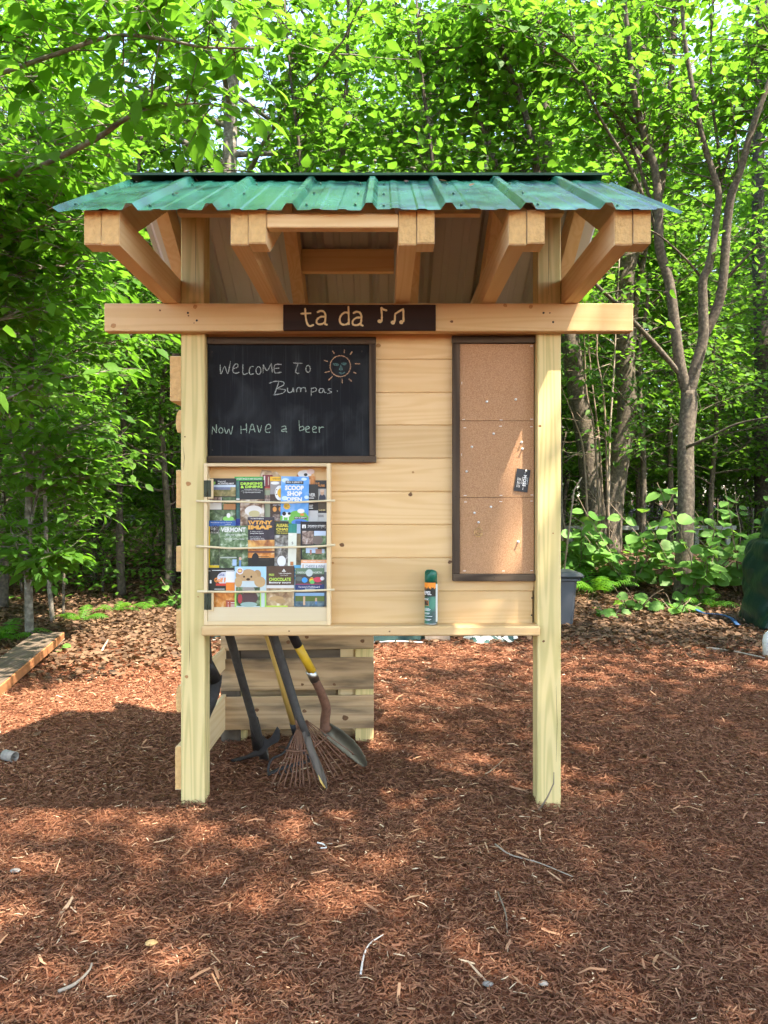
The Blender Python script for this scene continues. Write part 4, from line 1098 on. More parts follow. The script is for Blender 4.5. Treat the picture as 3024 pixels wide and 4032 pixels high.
leaflet('brown chocolate factory tour leaflet', (829, 1063, 1086, 1452), 9, (.085, .047, .027), [('r', 0, .46, 1, 1, FT['choc']), ('r', 0, .46, 1, .53, (.62, .60, .57)), ('r', 0, .95, .77, .995, (.45, .62, .06)), ('o', .1, .72, .62, .84, (.5, .32, .14)), ('o', .32, .78, .68, .9, (.42, .27, .12)), ('t', .09, .185, .28, .235, (.5, .72, .1), 'FREE', .02), ('t', .09, .28, .88, .36, (.5, .72, .1), 'CHOCOLATE', .03), ('t', .09, .37, .88, .43, WHT, 'factory tours', .03), ('t', .58, .07, .68, .12, WHT, 'A', .05), ('r', .56, .12, .7, .135, WHT), ('t', .45, .16, .9, .195, WHT, 'Lake Champlain', .02), ('t', .5, .21, .78, .23, WHT, 'CHOCOLATES', .0)])
leaflet('sky blue leaflet edge behind the chocolate one', (1078, 1055, 1148, 1440), 7, (.10, .40, .62), [('r', 0.200, 0.080, 0.700, 0.116, WHT), ('r', 0.200, 0.160, 0.640, 0.196, WHT), ('r', 0.200, 0.240, 0.700, 0.276, WHT), ('r', 0, .34, 1, .6, (.4, .55, .66))])
leaflet('white cheese and wine leaflet with an orange top strip', (1150, 1005, 1395, 1440), 8, (.72, .72, .70), [('r', 0, 0, 1, .07, (.80, .36, .16)), ('t', .08, .02, .92, .05, (.8, .72, .66), 'FREE CHEESE SAMPLES', .02), ('r', .06, .1, .1, .18, (.55, .35, .2)), ('t', .18, .11, .92, .18, (.08, .11, .2), 'CHEESE & WINE', .0), ('r', 0.300, 0.205, 0.800, 0.214, (.3, .4, .3)), ('r', .86, .26, 1, 1, (.16, .17, .18))])
leaflet('paddleboard leaflet with a row of coloured boards', (1098, 1082, 1368, 1442), 10, (.06, .06, .052), [('r', 0, 0, 1, .16, (.12, .2, .12)), ('o', .36, .03, .6, .22, (.5, .56, .54)), ('t', .08, .09, .36, .14, WHT, 'PADDLE', .0), ('t', .6, .09, .9, .14, WHT, 'NORTH', .0), ('o', .0, .22, .25, .34, (.10, .13, .11)), ('o', .22, .24, .42, .38, (.04, .30, .70)), ('o', .48, .24, .65, .4, (.70, .50, .05)), ('o', .5, .31, .66, .42, (.10, .45, .12)), ('r', .5, .26, .64, .28, (.6, .08, .04)), ('o', .62, .23, .92, .37, (.60, .05, .09)), ('o', .86, .22, 1.0, .32, (.6, .6, .6)),
    ('r', 0, .42, 1, .58, (.02, .04, .13)), ('r', 0, .41, .9, .425, (.5, .05, .1)), ('t', .1, .46, .84, .51, WHT, "Vermont's Paddleboard", .0), ('t', .34, .525, .66, .56, WHT, 'Specialists', .0), ('r', 0, .64, 1, 1, FT['lake']), ('r', 0, .64, 1, .72, (.22, .4, .62)), ('r', 0, .72, 1, .86, (.09, .14, .03)), ('r', .27, .73, .34, .96, (.55, .36, .22)), ('r', .68, .77, .75, .86, (.55, .36, .22)), ('r', .68, .86, .75, .94, (.08, .2, .4))])

# ------------------------------------------------------------------ wood store behind: rear wall of pallet boards
zt = lambda x, y: (650 + x * .6028, 2400 + y * .6028)
YT = 3.73
store = thing('pallet_wall', 'low wall of stained pallet boards on a treated post behind the tools', 'pallet wall', (X(1150, YT), 3.78, 0))
def TX(x, Y=YT): return X(zt(x, 0)[0], Y)
def TZ(y, Y=YT): return Z(zt(0, y)[1], Y)
for y0, y1, dz in ((60, 263, .0), (320, 527, .003), (568, 782, .006)):
    a, b_ = TZ(y1), TZ(y0)
    V, F = box_geo(TX(362), TX(1363), YT, YT + .02, a, b_, .003)
    sk = .010
    V = [(v[0], v[1], v[2] + sk * ((v[0] - TX(362)) / (TX(1363) - TX(362)) - .5)) for v in V]
    o = mk('pallet_board', V, F, M['pallet_x'], store)
    for kx in (190 + int(dz * 5000), 900, 1290):
        pass
for a in ((805, 212, .010), (1290, 205, .009), (897, 490, .007), (1105, 490, .007), (1178, 708, .014), (910, 664, .009), (600, 658, .009), (925, 178, .010)):
    knot(store, *zt(a[0], a[1]), YT - .0005, a[2])
box('post', TX(1243, 3.755), TX(1363, 3.755) - .002, YT + .0215, YT + .105, -.1, TZ(90), M['treated'], store, .003)
box('post', TX(365, 3.755), TX(490, 3.755), YT + .0215, YT + .06, gz(-.75, 3.75) - .02, TZ(90), M['grey_z'], store, .003)
for k, (a, b_, y0, y1, mt) in enumerate(((480, 1150, 270, 322, 'grey_x'), (490, 1130, 520, 590, 'pallet_x'), (1100, 1245, 250, 330, 'sawn_x'), (500, 1240, 815, 870, 'pallet_x'), (1130, 1240, 510, 600, 'sawn_x'))):
    Yk = YT + .03 + .07 * (k % 2) + .004 * k
    f = box('split_log', TX(a, Yk), TX(b_, Yk), Yk, Yk + .09, TZ(y1 + 40, Yk), TZ(y0 - 40, Yk), M[mt], None, .012)
    tag(f, ['grey split log seen through the top gap of the pallet wall', 'stained log seen through the middle gap of the pallet wall', 'tan log end beside the post in the top gap', 'low pallet board lying under the pallet wall', 'tan log end beside the post in the middle gap'][k], 'log', 'logs stacked behind the pallet wall')

# ------------------------------------------------------------------ leaning tools
def Tp(x, y, Y): return P(*zt(x, y), Y)
gnd = lambda v: Vector((v.x, v.y, gz(v.x, v.y)))

# mattock
mt_ = Tp(640, 985, 3.47)
mat_ = thing('mattock', 'pick mattock with a dark handle resting head down on the mulch', 'mattock', (mt_.x, mt_.y, 0))
h0, h1 = Tp(648, 975, 3.46), Tp(420, 165, 3.10)
hd = (h1 - h0)
tube('handle', [h0, h0 + hd * .25, h0 + hd * .6, h1, h1 + hd * .25], [.021, .019, .0185, .019, .020], M['dark_handle'], mat_, 10, flat=.8)
tube('collar', [Tp(612, 905, 3.435), Tp(578, 715, 3.36)], [.029, .021], M['black_steel'], mat_, 10)
head = [(425, 985), (470, 972), (530, 955), (575, 930), (600, 900), (578, 872), (640, 822), (668, 848), (690, 835), (715, 795), (732, 762), (752, 790), (752, 842), (738, 866), (700, 884), (672, 905), (655, 935), (620, 955), (560, 968), (490, 990), (440, 995)]
n_ = len(head)
cxh, cyh = 630, 890
V, F = [], []
for yy, sc_ in ((3.405, .93), (3.42, 1.0), (3.45, 1.0), (3.465, .93)):
    for (u, v) in head:
        V.append(Tp(cxh + (u - cxh) * (.5 + .5 * sc_), cyh + (v - cyh) * sc_, yy + .00006 * (cxh - u)))
for j in range(3):
    for i in range(n_):
        i2 = (i + 1) % n_
        F.append([j * n_ + i, j * n_ + i2, (j + 1) * n_ + i2, (j + 1) * n_ + i])
F.append(list(range(n_))[::-1]); F.append([3 * n_ + i for i in range(n_)])
mk('pick_head', V, F, M['black_steel'], mat_)
tube('handle_butt', [Tp(640, 925, 3.45), Tp(650, 990, 3.47)], [.024, .022], M['worn_handle'], mat_, 9)

# round point shovel with yellow handle
sv = Tp(1300, 1020, 3.37)
shv = thing('round_shovel', 'round point shovel with yellow fibreglass handle, tip in the mulch', 'shovel', (sv.x, sv.y, 0))
q0, q1, q2 = Tp(960, 405, 3.18), Tp(868, 235, 3.12), Tp(815, 130, 3.08)
tube('handle', [q0, q1], .0185, M['yellow_fibre'], shv, 10)
tube('grip', [q1, q2, q2 + (q2 - q1) * 1.5], .0195, M['black_grip'], shv, 10)
tube('ferrule', [Tp(948, 400, 3.178), Tp(980, 462, 3.20)], .0205, M['steel'], shv, 10)
neck = spline([Tp(975, 450, 3.195), Tp(1020, 545, 3.23), Tp(1052, 640, 3.27), Tp(1045, 720, 3.29), Tp(1050, 790, 3.30)], 5)
tube('socket', [Vector(p) for p in neck], list(np.linspace(.0185, .021, len(neck) - 4)) + [.022, .024, .026, .022], M['rust_steel'], shv, 10)
# blade: dished plate from the shoulder (near the neck) to the point
bl_rows = [((1020, 800), (1080, 742)), ((1075, 860), (1160, 790)), ((1130, 905), (1230, 850)), ((1185, 950), (1275, 905)), ((1240, 995), (1308, 965)), ((1285, 1025), (1320, 1000)), ((1305, 1032), (1318, 1022))]
V, F = [], []
for i, (a, b_) in enumerate(bl_rows):
    for j in range(7):
        t = j / 6
        Yb = 3.28 + .09 * (i / 6) + .05 * (4 * (t - .5) ** 2 - 1) * -(1 - i / 7) * .6
        V.append(Tp(a[0] + (b_[0] - a[0]) * t, a[1] + (b_[1] - a[1]) * t, Yb))
for i in range(6):
    for j in range(6):
        F.append([i * 7 + j, i * 7 + j + 1, (i + 1) * 7 + j + 1, (i + 1) * 7 + j])
bo = mk('blade', V, F, M['blade'], shv, smooth=True)
bo.modifiers.new('thick', 'SOLIDIFY').thickness = .003

# bow rake with wooden yellow handle
br = Tp(700, 1095, 3.26)
bow = thing('bow_rake', 'bow rake with a yellow wooden handle, rusty steel head on the mulch', 'rake', (br.x, br.y, 0))
b0, b1 = Tp(842, 745, 3.33), Tp(735, 380, 3.20)
bd = b1 - b0
tube('handle', [b0, b1, b1 + bd * .9], [.0165, .015, .015], M['yellow_wood'], bow, 10)
tube('ferrule', [Tp(855, 800, 3.35), b0 + bd * .02], [.017, .019], M['black_grip'], bow, 10)
for pts in ([(850, 800), (780, 930), (700, 975), (675, 1030), (672, 1090)], [(850, 800), (880, 900), (930, 960), (960, 1000)]):
    sp_ = [Tp(x, y, 3.35 - .0008 * (y - 800) * .35) for x, y in pts]
    tube('bow', [Vector(p) for p in spline(sp_, 4)], .0055, M['black_steel'], bow, 6)
bar = [Tp(672, 1078, 3.25), Tp(740, 1045, 3.27), Tp(850, 1010, 3.29), Tp(960, 985, 3.31)]
tube('head_bar', bar, .012, M['black_steel'], bow, 6, flat=.5)
for k in range(9):
    t = k / 8
    p = bar[0].lerp(bar[3], t)
    tube('tine', [p, p + Vector((.004, .01, -.02)), p + Vector((.004, .03, -.05))], [.004, .0036, .002], M['black_steel'], bow, 5)

# leaf rake: thin grey handle and a fan of spring tines
lr = Tp(880, 1180, 3.10)
lrk = thing('leaf_rake', 'rusty fan leaf rake with wire tines spread on the mulch', 'rake', (lr.x, lr.y, 0))
g0, g1 = Tp(872, 745, 3.17), Tp(690, 175, 3.05)
tube('handle', [g0, g0.lerp(g1, .5), g1, g1 + (g1 - g0) * .4], [.010, .0095, .009, .009], M['worn_handle'], lrk, 8)
tube('socket', [Tp(880, 790, 3.175), g0 + (g1 - g0) * .06], [.013, .011], M['rust_steel'], lrk, 8)
tips = [(695, 1180), (738, 1190), (778, 1192), (820, 1190), (850, 1184), (882, 1180), (905, 1165), (945, 1150), (985, 1130), (1060, 1105), (1100, 1090), (1122, 1070), (1148, 1045), (1175, 1000), (1192, 975), (1222, 935)]
apex = [(868 + 55 * k / 15, 762 - 40 * k / 15 * (1 if k > 8 else .3)) for k in range(16)]
for k, tp in enumerate(tips):
    a = apex[k]
    Ya, Yt = 3.168 - .002 * k, 3.10 + .010 * max(0, k - 6)
    mid = (a[0] + (tp[0] - a[0]) * .5, a[1] + (tp[1] - a[1]) * .5)
    p0, p1, p2 = Tp(*a, Ya), Tp(*mid, (Ya + Yt) / 2 - .01), Tp(*tp, Yt)
    p3 = p2 + Vector((0, .03, -.016))
    p2.z = max(p2.z, gz(p2.x, p2.y) + .022); p3.z = max(p3.z, gz(p3.x, p3.y) + .003)
    tube('tine', [Vector(q) for q in spline([p0, p1, p2, p3], 3)], .0036, M['rust_steel'], lrk, 5, flat=.6)
tube('cross_brace', [Tp(790, 918, 3.135), Tp(860, 928, 3.12), Tp(935, 918, 3.12), Tp(980, 890, 3.13), Tp(1040, 850, 3.15), Tp(1055, 825, 3.16)], .0042, M['rust_steel'], lrk, 6)
tube('upper_brace', [Tp(862, 778, 3.165), Tp(890, 782, 3.155), Tp(925, 765, 3.155)], .006, M['rust_steel'], lrk, 6)

# digging stake in front of the rake
dg = Tp(1050, 1170, 3.06)
stake = thing('digging_stake', 'black pole with a flayed grey lower end leaning across the leaf rake', 'pole', (dg.x, dg.y, 0))
s0, s1, s2 = Tp(870, 690, 3.10), Tp(712, 175, 3.04), Tp(930, 830, 3.085)
tube('pole', [s2, s0, s0.lerp(s1, .5), s1, s1 + (s1 - s0) * .5], [.014, .0165, .0175, .0165, .0165], M['dark_handle'], stake, 10)
tube('flayed_end', [s2 + (s0 - s2) * .25, Tp(955, 920, 3.075), Tp(990, 1010, 3.065), Tp(1030, 1110, 3.058), Tp(1055, 1168, 3.05)], [.0185, .0195, .022, .020, .006], M['worn_handle'], stake, 7, flat=.6)
tube('bare_wood', [Tp(1000, 1075, 3.046), Tp(1020, 1125, 3.042), Tp(1045, 1166, 3.042)], [.003, .008, .003], M['yellow_wood'], stake, 6, flat=.5)

# spade against the side wall
sp0 = Tp(300, 690, 3.30)
spd = thing('dark_spade', 'dark steel spade leaning inside the slatted side behind the left post', 'spade', (sp0.x, sp0.y, 0))
V, F = [], []
rows_ = [((285, 470), (372, 425), 3.34), ((285, 520), (368, 480), 3.33), ((284, 580), (352, 560), 3.31), ((283, 640), (325, 630), 3.29), ((283, 700), (296, 690), 3.27), ((282, 720), (286, 718), 3.26)]
for a, b_, Yb in rows_:
    for j in range(5):
        t = j / 4
        V.append(Tp(a[0] + (b_[0] - a[0]) * t, a[1] + (b_[1] - a[1]) * t, Yb + .03 * (t - .5)))
for i in range(len(rows_) - 1):
    for j in range(4):
        F.append([i * 5 + j, i * 5 + j + 1, (i + 1) * 5 + j + 1, (i + 1) * 5 + j])
o = mk('blade', V, F, M['black_steel'], spd, smooth=True)
o.modifiers.new('thick', 'SOLIDIFY').thickness = .003
tube('socket', [Tp(325, 455, 3.33), Tp(300, 390, 3.30), Tp(280, 340, 3.27)], [.030, .024, .020], M['black_steel'], spd, 9)
tube('handle', [Tp(282, 345, 3.27), Tp(262, 100, 3.16)], .018, M['dark_handle'], spd, 9)

# ------------------------------------------------------------------ storage tote, tarps, jug, plank
Yt = 7.55
tote = thing('storage_tote', 'grey plastic storage tote with a dark lid standing on leaves beyond the post', 'tote', (1.62, Yt + .22, gz(1.6, Yt + .2)))
gzt = gz(1.6, Yt + .2)
tx1, tzl = X(2284, Yt), Z(2275, Yt)
def taper_box(name, x0, x1, y0, y1, z0, z1, tp, mat, parent, b=.02):
    V, F = box_geo(x0, x1, y0, y1, z0, z1, b)
    cx, cyy = (x0 + x1) / 2, (y0 + y1) / 2
    V = [(cx + (v[0] - cx) * (1 - tp * (z1 - v[2]) / (z1 - z0)), cyy + (v[1] - cyy) * (1 - tp * (z1 - v[2]) / (z1 - z0)), v[2]) for v in V]
    return mk(name, V, F, mat, parent)
taper_box('tub', tx1 - .62, tx1 - .02, Yt, Yt + .42, gzt - .01, tzl, .13, M['grey_tote'], tote, .03)
box('rim', tx1 - .645, tx1 + .005, Yt - .022, Yt + .442, tzl - .035, tzl - .004, M['grey_tote'], tote, .008)
taper_box('lid', tx1 - .655, tx1 + .012, Yt - .03, Yt + .45, tzl - .002, tzl + .055, -.1, M['tote_lid'], tote, .018)

def drape(name, ring_fn, nz, na, mat, parent, seed):
    """closed draped sheet: rings of points with folds"""
    rr = np.random.RandomState(seed)
    ph = rr.uniform(0, 6.28, 8)
    V, F = [], []
    for i in range(nz):
        t = i / (nz - 1)
        for k in range(na):
            a = 2 * math.pi * k / na
            V.append(ring_fn(t, a, ph))
    for i in range(nz - 1):
        for k in range(na):
            k2 = (k + 1) % na
            F.append([i * na + k, i * na + k2, (i + 1) * na + k2, (i + 1) * na + k])
    F.append([(nz - 1) * na + k for k in range(na)])
    return mk(name, V, F, mat, parent, smooth=True)
def sq(a, p=.35):
    c, s = math.cos(a), math.sin(a)
    return math.copysign(abs(c) ** p, c), math.copysign(abs(s) ** p, s)
tcx, tcy = 4.36, 7.5
gt = gz(tcx, tcy)
grill = thing('tarped_stack', 'dark green tarp draped over a tall stack at the clearing edge', 'tarp', (tcx, tcy, gt))
def ring1(t, a, ph):
    z = t * .84
    fl = .56 + .17 * (1 - t) ** .45 + .02 * math.sin(5 * t + ph[0])
    fold = .035 * math.sin(7 * a + ph[1] + 3 * t) * (1 - t) + .028 * abs(math.sin(6.5 * a + ph[2] - 5 * t)) + .022 * abs(math.sin(8 * t + 4 * a + ph[3])) + .014 * abs(math.sin(15 * a - 9 * t + ph[4]))
    c, s = sq(a, .55)
    return (tcx + (fl + fold) * c, tcy + (fl * .8 + fold) * s, gt + z + .01)
drape('lower_drape', ring1, 40, 140, M['tarp'], grill, 3)
def ring2(t, a, ph):
    z = .70 + t * .46
    fl = .565 - .03 * t - .035 * max(0, (t - .9) / .1) ** 2
    fold = .016 * abs(math.sin(5 * a + 7 * t + ph[1])) + .012 * abs(math.sin(11 * a + ph[2] - 6 * t)) + .01 * abs(math.sin(9 * t - 3 * a))
    c, s = sq(a, .3)
    return (tcx + .02 + (fl + fold) * c, tcy - .05 + (fl * .75 + fold) * s, gt + z)
drape('upper_drape', ring2, 26, 120, M['tarp'], grill, 5)
# ground tarp behind the kiosk
px_ = thing('tarped_heap', 'low heap under a dull green canvas on the ground behind the kiosk', 'tarp', (-.6, 7.1, 0))
def ring3(t, a, ph):
    c, s = sq(a, .45)
    w = 1 - .30 * t ** 1.6
    fold = .03 * math.sin(8 * a + ph[0]) * (1 - t) + .02 * math.sin(17 * a + ph[1] + 4 * t)
    x, y = -.62 + (.98 * w + fold) * c, 7.12 + (.50 * w + fold) * s
    return (x, y, gz(x, y) + .004 + .42 * t ** .7 + .03 * math.sin(4 * a + 5 * t) * t)
drape('canvas', ring3, 14, 80, M['canvas'], px_, 8)
hem = [(v, 6.617) for v in np.linspace(-1.5, .36, 24)]
tube('hem', [Vector((x, 6.60 + .012 * math.sin(9 * x), gz(x, 6.6) + .014 + .006 * math.sin(14 * x))) for x, _ in hem], .007, M['canvas_white'], px_, 6)
cb = box('cardboard_sheet', X(1672, 6.75), X(1772, 6.75), 6.74, 6.76, gz(.45, 6.75) - .01, .40, M['cardboard'], None, .002)
tag(cb, 'brown cardboard sheet standing between the green canvas and the striped cloth', 'cardboard')
def cloth(name, label, cat, cx, cy, w, d, h, mats, seed):
    rr = np.random.RandomState(seed)
    n, m_ = 44, 22
    V, F, mi = [], [], []
    for j in range(m_):
        for i in range(n):
            u, v = i / (n - 1), j / (m_ - 1)
            e = math.sin(math.pi * u) ** .6 * math.sin(math.pi * v) ** .7
            x = cx + (u - .5) * w + .03 * math.sin(9 * v + 4 * u)
            y = cy + (v - .5) * d + .03 * math.sin(11 * u + 2)
            z = gz(x, y) + .008 + h * e * (.55 + .28 * math.sin(13 * u + 5 * v) + .2 * math.sin(9 * v - 17 * u + 1))
            V.append((x, y, z))
    me_f = []
    for j in range(m_ - 1):
        for i in range(n - 1):
            F.append([j * n + i, j * n + i + 1, (j + 1) * n + i + 1, (j + 1) * n + i])
            mi.append(1 if ((i * 1.0 + j * .9) // 5) % 2 else 0)
    o = mk(name, V, F, mats[0], None, smooth=True)
    o.data.materials.append(mats[1])
    o.data.polygons.foreach_set('material_index', mi)
    return tag(o, label, cat)
cloth('striped_cloth', 'crumpled green and white striped cloth on the mulch behind the kiosk', 'cloth', X(1935, 6.75), 6.80, .42, .36, .13, (M['canvas'], M['canvas_white']), 4)

# white jug at the right
jy = 5.95; jx = X(3006, jy) + .088
jg = thing('white_jug', 'white plastic jug standing on the mulch near the tarped stack', 'jug', (jx, jy, gz(jx, jy)))
gj = gz(jx, jy)
V, F = lathe_geo([(.07, 0), (.085, .01), (.088, .12), (.08, .16), (.05, .20), (.024, .225), (.024, .24)], (jx, jy), 20)
mk('jug_body', [(v[0], v[1], v[2] + gj) for v in V], F, M['white_plastic'], jg, smooth=True)
V, F = lathe_geo([(.027, .236), (.027, .256), (.02, .258)], (jx, jy), 14)
mk('cap', [(v[0], v[1], v[2] + gj) for v in V], F, M['blue_strap'], jg)
tube('handle', [(jx + .05, jy - .02, gj + .205), (jx + .088, jy - .02, gj + .19), (jx + .098, jy - .02, gj + .14), (jx + .085, jy - .02, gj + .10)], .010, M['white_plastic'], jg, 7)

# plank at the left edge
pl = thing('weathered_plank', 'weathered plank with a fresh orange sawn edge lying by the beech sapling', 'plank', (-2.6, 5.5, 0))
pA, pB = Vector((-2.80, 6.45, .09)), Vector((-2.36, 4.35, .055))
d = (pB - pA); ln = d.length; d.normalize()
sd = Vector((-d.y, d.x, 0)).normalized()
if sd.x < 0: sd = -sd
def plank_box(name, s0, s1, h0, h1, mat, parent):
    V, F = box_geo(-s1 if False else s0, s1, 0, ln, h0, h1, .004)
    return mk(name, [pA + sd * v[0] + d * v[1] + Vector((0, 0, v[2])) for v in V], F, mat, parent)
M['plank_edge'] = plain('plank_edge', (0.38, 0.15, 0.055), .8, var=.3, scale=20)
plank_box('plank_face', -.13, .10, .0, .020, M['grey_y'], pl)
plank_box('sawn_edge', .1005, .112, -.05, .018, M['plank_edge'], pl)
plank_box('underside', -.12, .0995, -.05, -.0005, M['pallet_y'], pl)

# blue strap on the leaves
st_pts = [P(2740, 2405, 8.4), P(2775, 2440, 8.1), P(2830, 2432, 8.0), P(2870, 2452, 7.8), P(2905, 2490, 7.3)]
st_pts = [Vector((p[0], p[1], gz(p[0], p[1]) + .045)) for p in spline(st_pts, 6)]
o = tube('blue_strap', st_pts, .022, M['blue_strap'], None, 6, flat=.25)
tag(o, 'blue webbing strap lying across the leaves beside the tarped stack', 'strap')

# bark roll and sticks on the ground
bx_, by_ = X(40, 3.45), 3.45
V, F = tube_geo([(bx_ - .03, by_ + .01, gz(bx_, by_) + .028), (bx_ + .028, by_ - .015, gz(bx_, by_) + .026)], .024, 14, False)
o = mk('bark_roll', V, F, M['birch'], None, smooth=True)
o.modifiers.new('thick', 'SOLIDIFY').thickness = .003
tag(o, 'small grey roll of birch bark on the mulch', 'bark')
def ground_stick(name, pxs, r, mat, label, cat, group=None, lift=.012):
    pts = []
    for px, py in pxs:
        Yg = CAMZ * FPX / (py - 2016)
        xx = X(px, Yg)
        pts.append((xx, Yg, gz(xx, Yg) + lift))
    pts = [Vector(q) for q in spline(pts, 5)]
    return tag(tube(name, pts, [r * (1 - .5 * i / len(pts)) for i in range(len(pts))], mat, None, 6), label, cat, group)
ground_stick('string', [(1420, 3850), (1432, 3780), (1455, 3730), (1510, 3692)], .0028, M['string'], 'pale curved string lying on the mulch', 'string')
ground_stick('twig', [(230, 3935), (300, 3900), (350, 3850), (362, 3820)], .0045, M['dead_twig'], 'grey curved twig in the mulch near the bark chips', 'twig')
ground_stick('twig', [(1910, 3060), (1935, 3045), (1985, 3000)], .003, M['twig'], 'thin brown twig lying left of the right post', 'twig')
ground_stick('twig', [(1950, 3330), (2010, 3370), (2120, 3400), (2255, 3455)], .0028, M['dead_twig'], 'long thin grey twig in front of the right post', 'twig')
ground_stick('twig', [(2780, 2560), (2850, 2566), (2950, 2588), (3010, 2602)], .011, M['dead_twig'], 'long bare stick on the mulch beside the white jug', 'twig')
ground_stick('twig', [(1960, 3520), (1990, 3600), (1998, 3680)], .0028, M['twig'], 'dark crooked twig lying on open mulch', 'twig')
rb = P(2122, 3160, 2.86); rb.z = .01
tag(tube('twig', [rb, rb + Vector((.03, -.005, .05)), rb + Vector((.055, 0, .10)), rb + Vector((.06, .02, .135))], [.0035, .003, .0025, .0015], M['twig'], None, 6), 'dark bent twig standing against the foot of the right post', 'twig')
ground_stick('scrap', [(1250, 3330), (1275, 3338), (1285, 3350), (1262, 3352)], .003, M['white_plastic'], 'curl of white ribbon scrap on the mulch', 'scrap')
for (px, py, s, lb) in ((62, 3447, .016, 'grey pebble at the open edge of the mulch'), (595, 3727, .016, 'tan flat stone chip on the mulch'), (1920, 3872, .013, 'pale rounded pebble sunk in the mulch'), (2140, 3870, .012, 'brown pebble beside the pale pebble')):
    Yg = CAMZ * FPX / (py - 2016); xx = X(px, Yg)
    rr = random.Random(px)
    V, F = lathe_geo([(s * .5, 0), (s * .95, s * .2), (s, s * .4), (s * .6, s * .62), (s * .1, s * .7)], (0, 0), 9)
    o = mk('pebble', [(xx + v[0] * rr.uniform(.85, 1.2), Yg + v[1] * rr.uniform(.7, .95), gz(xx, Yg) + .004 + v[2]) for v in V], F, M['birch'] if px != 595 else M['endgrain'], None, smooth=True)
    tag(o, lb, 'pebble', None)

# ------------------------------------------------------------------ leaves
def tpl(rows, tip, base=(0, 0, 0), fold=.12, curl=-.10):
    """leaf outline: rows of (y, halfwidth); folded along the midrib, curling down to the tip"""
    V = [(0, 0, 0)]
    for y, w in rows:
        z = curl * y * y
        V += [(-w, y, z + fold * w), (0, y, z), (w, y, z + fold * w)]
    V.append((0, tip, curl * tip * tip))
    F = [[0, 2, 1], [0, 3, 2]]
    for i in range(len(rows) - 1):
        a = 1 + 3 * i; b_ = a + 3
        F += [[a, a + 1, b_ + 1], [a, b_ + 1, b_], [a + 1, a + 2, b_ + 2], [a + 1, b_ + 2, b_ + 1]]
    a = 1 + 3 * (len(rows) - 1); t = len(V) - 1
    F += [[a, a + 1, t], [a + 1, a + 2, t]]
    return np.array(V, dtype=float), np.array(F)
LEAF = {
    'beech': tpl([(.28, .22), (.58, .27), (.82, .14)], 1.06, fold=.22, curl=-.16),
    'maple': tpl([(.06, .27), (.40, .45), (.62, .30)], 1.08, fold=.16, curl=-.18),
    'far': tpl([(.35, .27), (.72, .21)], 1.02, fold=.2, curl=-.15),
    'hobble': tpl([(-.06, .18), (.12, .43), (.45, .52), (.78, .36), (.95, .16)], 1.08, fold=.14, curl=-.12),
    'litter': tpl([(.3, .30), (.7, .22)], 1.0, fold=.35, curl=.18),
}
def unit(a):
    return a / np.maximum(np.linalg.norm(a, axis=-1, keepdims=True), 1e-9)

def place_leaves(kind, pos, dirs, nrm, size):
    """vectorised: one leaf at every position; returns V, F, tone"""
    T, TF = LEAF[kind]
    pos = np.asarray(pos); d = unit(np.asarray(dirs)); n = np.asarray(nrm)
    n = unit(n - d * (n * d).sum(-1, keepdims=True))
    s = np.cross(d, n)
    k = len(T)
    V = pos[:, None, :] + size[:, None, None] * (T[None, :, 0:1] * s[:, None, :] + T[None, :, 1:2] * d[:, None, :] + T[None, :, 2:3] * n[:, None, :])
    F = (TF[None] + (np.arange(len(pos)) * k)[:, None, None]).reshape(-1, 3)
    return V.reshape(-1, 3), F

class Leaves:
    def __init__(self, seed):
        self.r = np.random.RandomState(seed); self.p, self.d, self.n, self.s = [], [], [], []
    def twig(self, a, b_, size, spacing, droop=.35, start=.1, nj=.35):
        """alternate leaves along a twig from a to b"""
        a, b_ = np.asarray(a, float), np.asarray(b_, float)
        L_ = np.linalg.norm(b_ - a)
        m = max(2, int(L_ / spacing))
        t = np.linspace(start, 1, m)
        d = (b_ - a) / max(L_, 1e-6)
        side = np.cross(d, [0, 0, 1.0]); side = side / max(np.linalg.norm(side), 1e-6)
        sg = np.where(np.arange(m) % 2 == 0, 1, -1)[:, None]
        ld = d * .55 + side * sg * .8 + np.array([0, 0, -droop]) + self.r.normal(0, .22, (m, 3))
        ld[-1] = d + np.array([0, 0, -droop])
        nn = np.array([0, 0, 1.0]) + self.r.normal(0, nj, (m, 3))
        self.p.append(a + (b_ - a) * t[:, None]); self.d.append(ld); self.n.append(nn)
        self.s.append(size * self.r.uniform(.45, 1.22, m))
    def arrays(self):
        return np.concatenate(self.p), np.concatenate(self.d), np.concatenate(self.n), np.concatenate(self.s)
    def mesh(self, name, kind, mat, keep=None, origin=(0, 0, 0)):
        p, d, n, s = self.arrays()
        if keep is not None: p, d, n, s = p[keep], d[keep], n[keep], s[keep]
        V, F = place_leaves(kind, p - np.asarray(origin), d, n, s)
        tone = np.repeat(self.r.uniform(0, 1, len(p)) * .55, len(LEAF[kind][0]))
        return big_mesh(name, V, F, mat, tone, smooth=True)

def wander(r, a, d, L_, n, up=0.0, jit=.12):
    """a branch path: starts at a along d, bending a little at each step"""
    pts = [np.asarray(a, float)]
    d = np.asarray(d, float); d = d / np.linalg.norm(d)
    for i in range(n):
        d = d + r.normal(0, jit, 3) + np.array([0, 0, up / n])
        d = d / np.linalg.norm(d)
        pts.append(pts[-1] + d * L_ / n)
    return pts

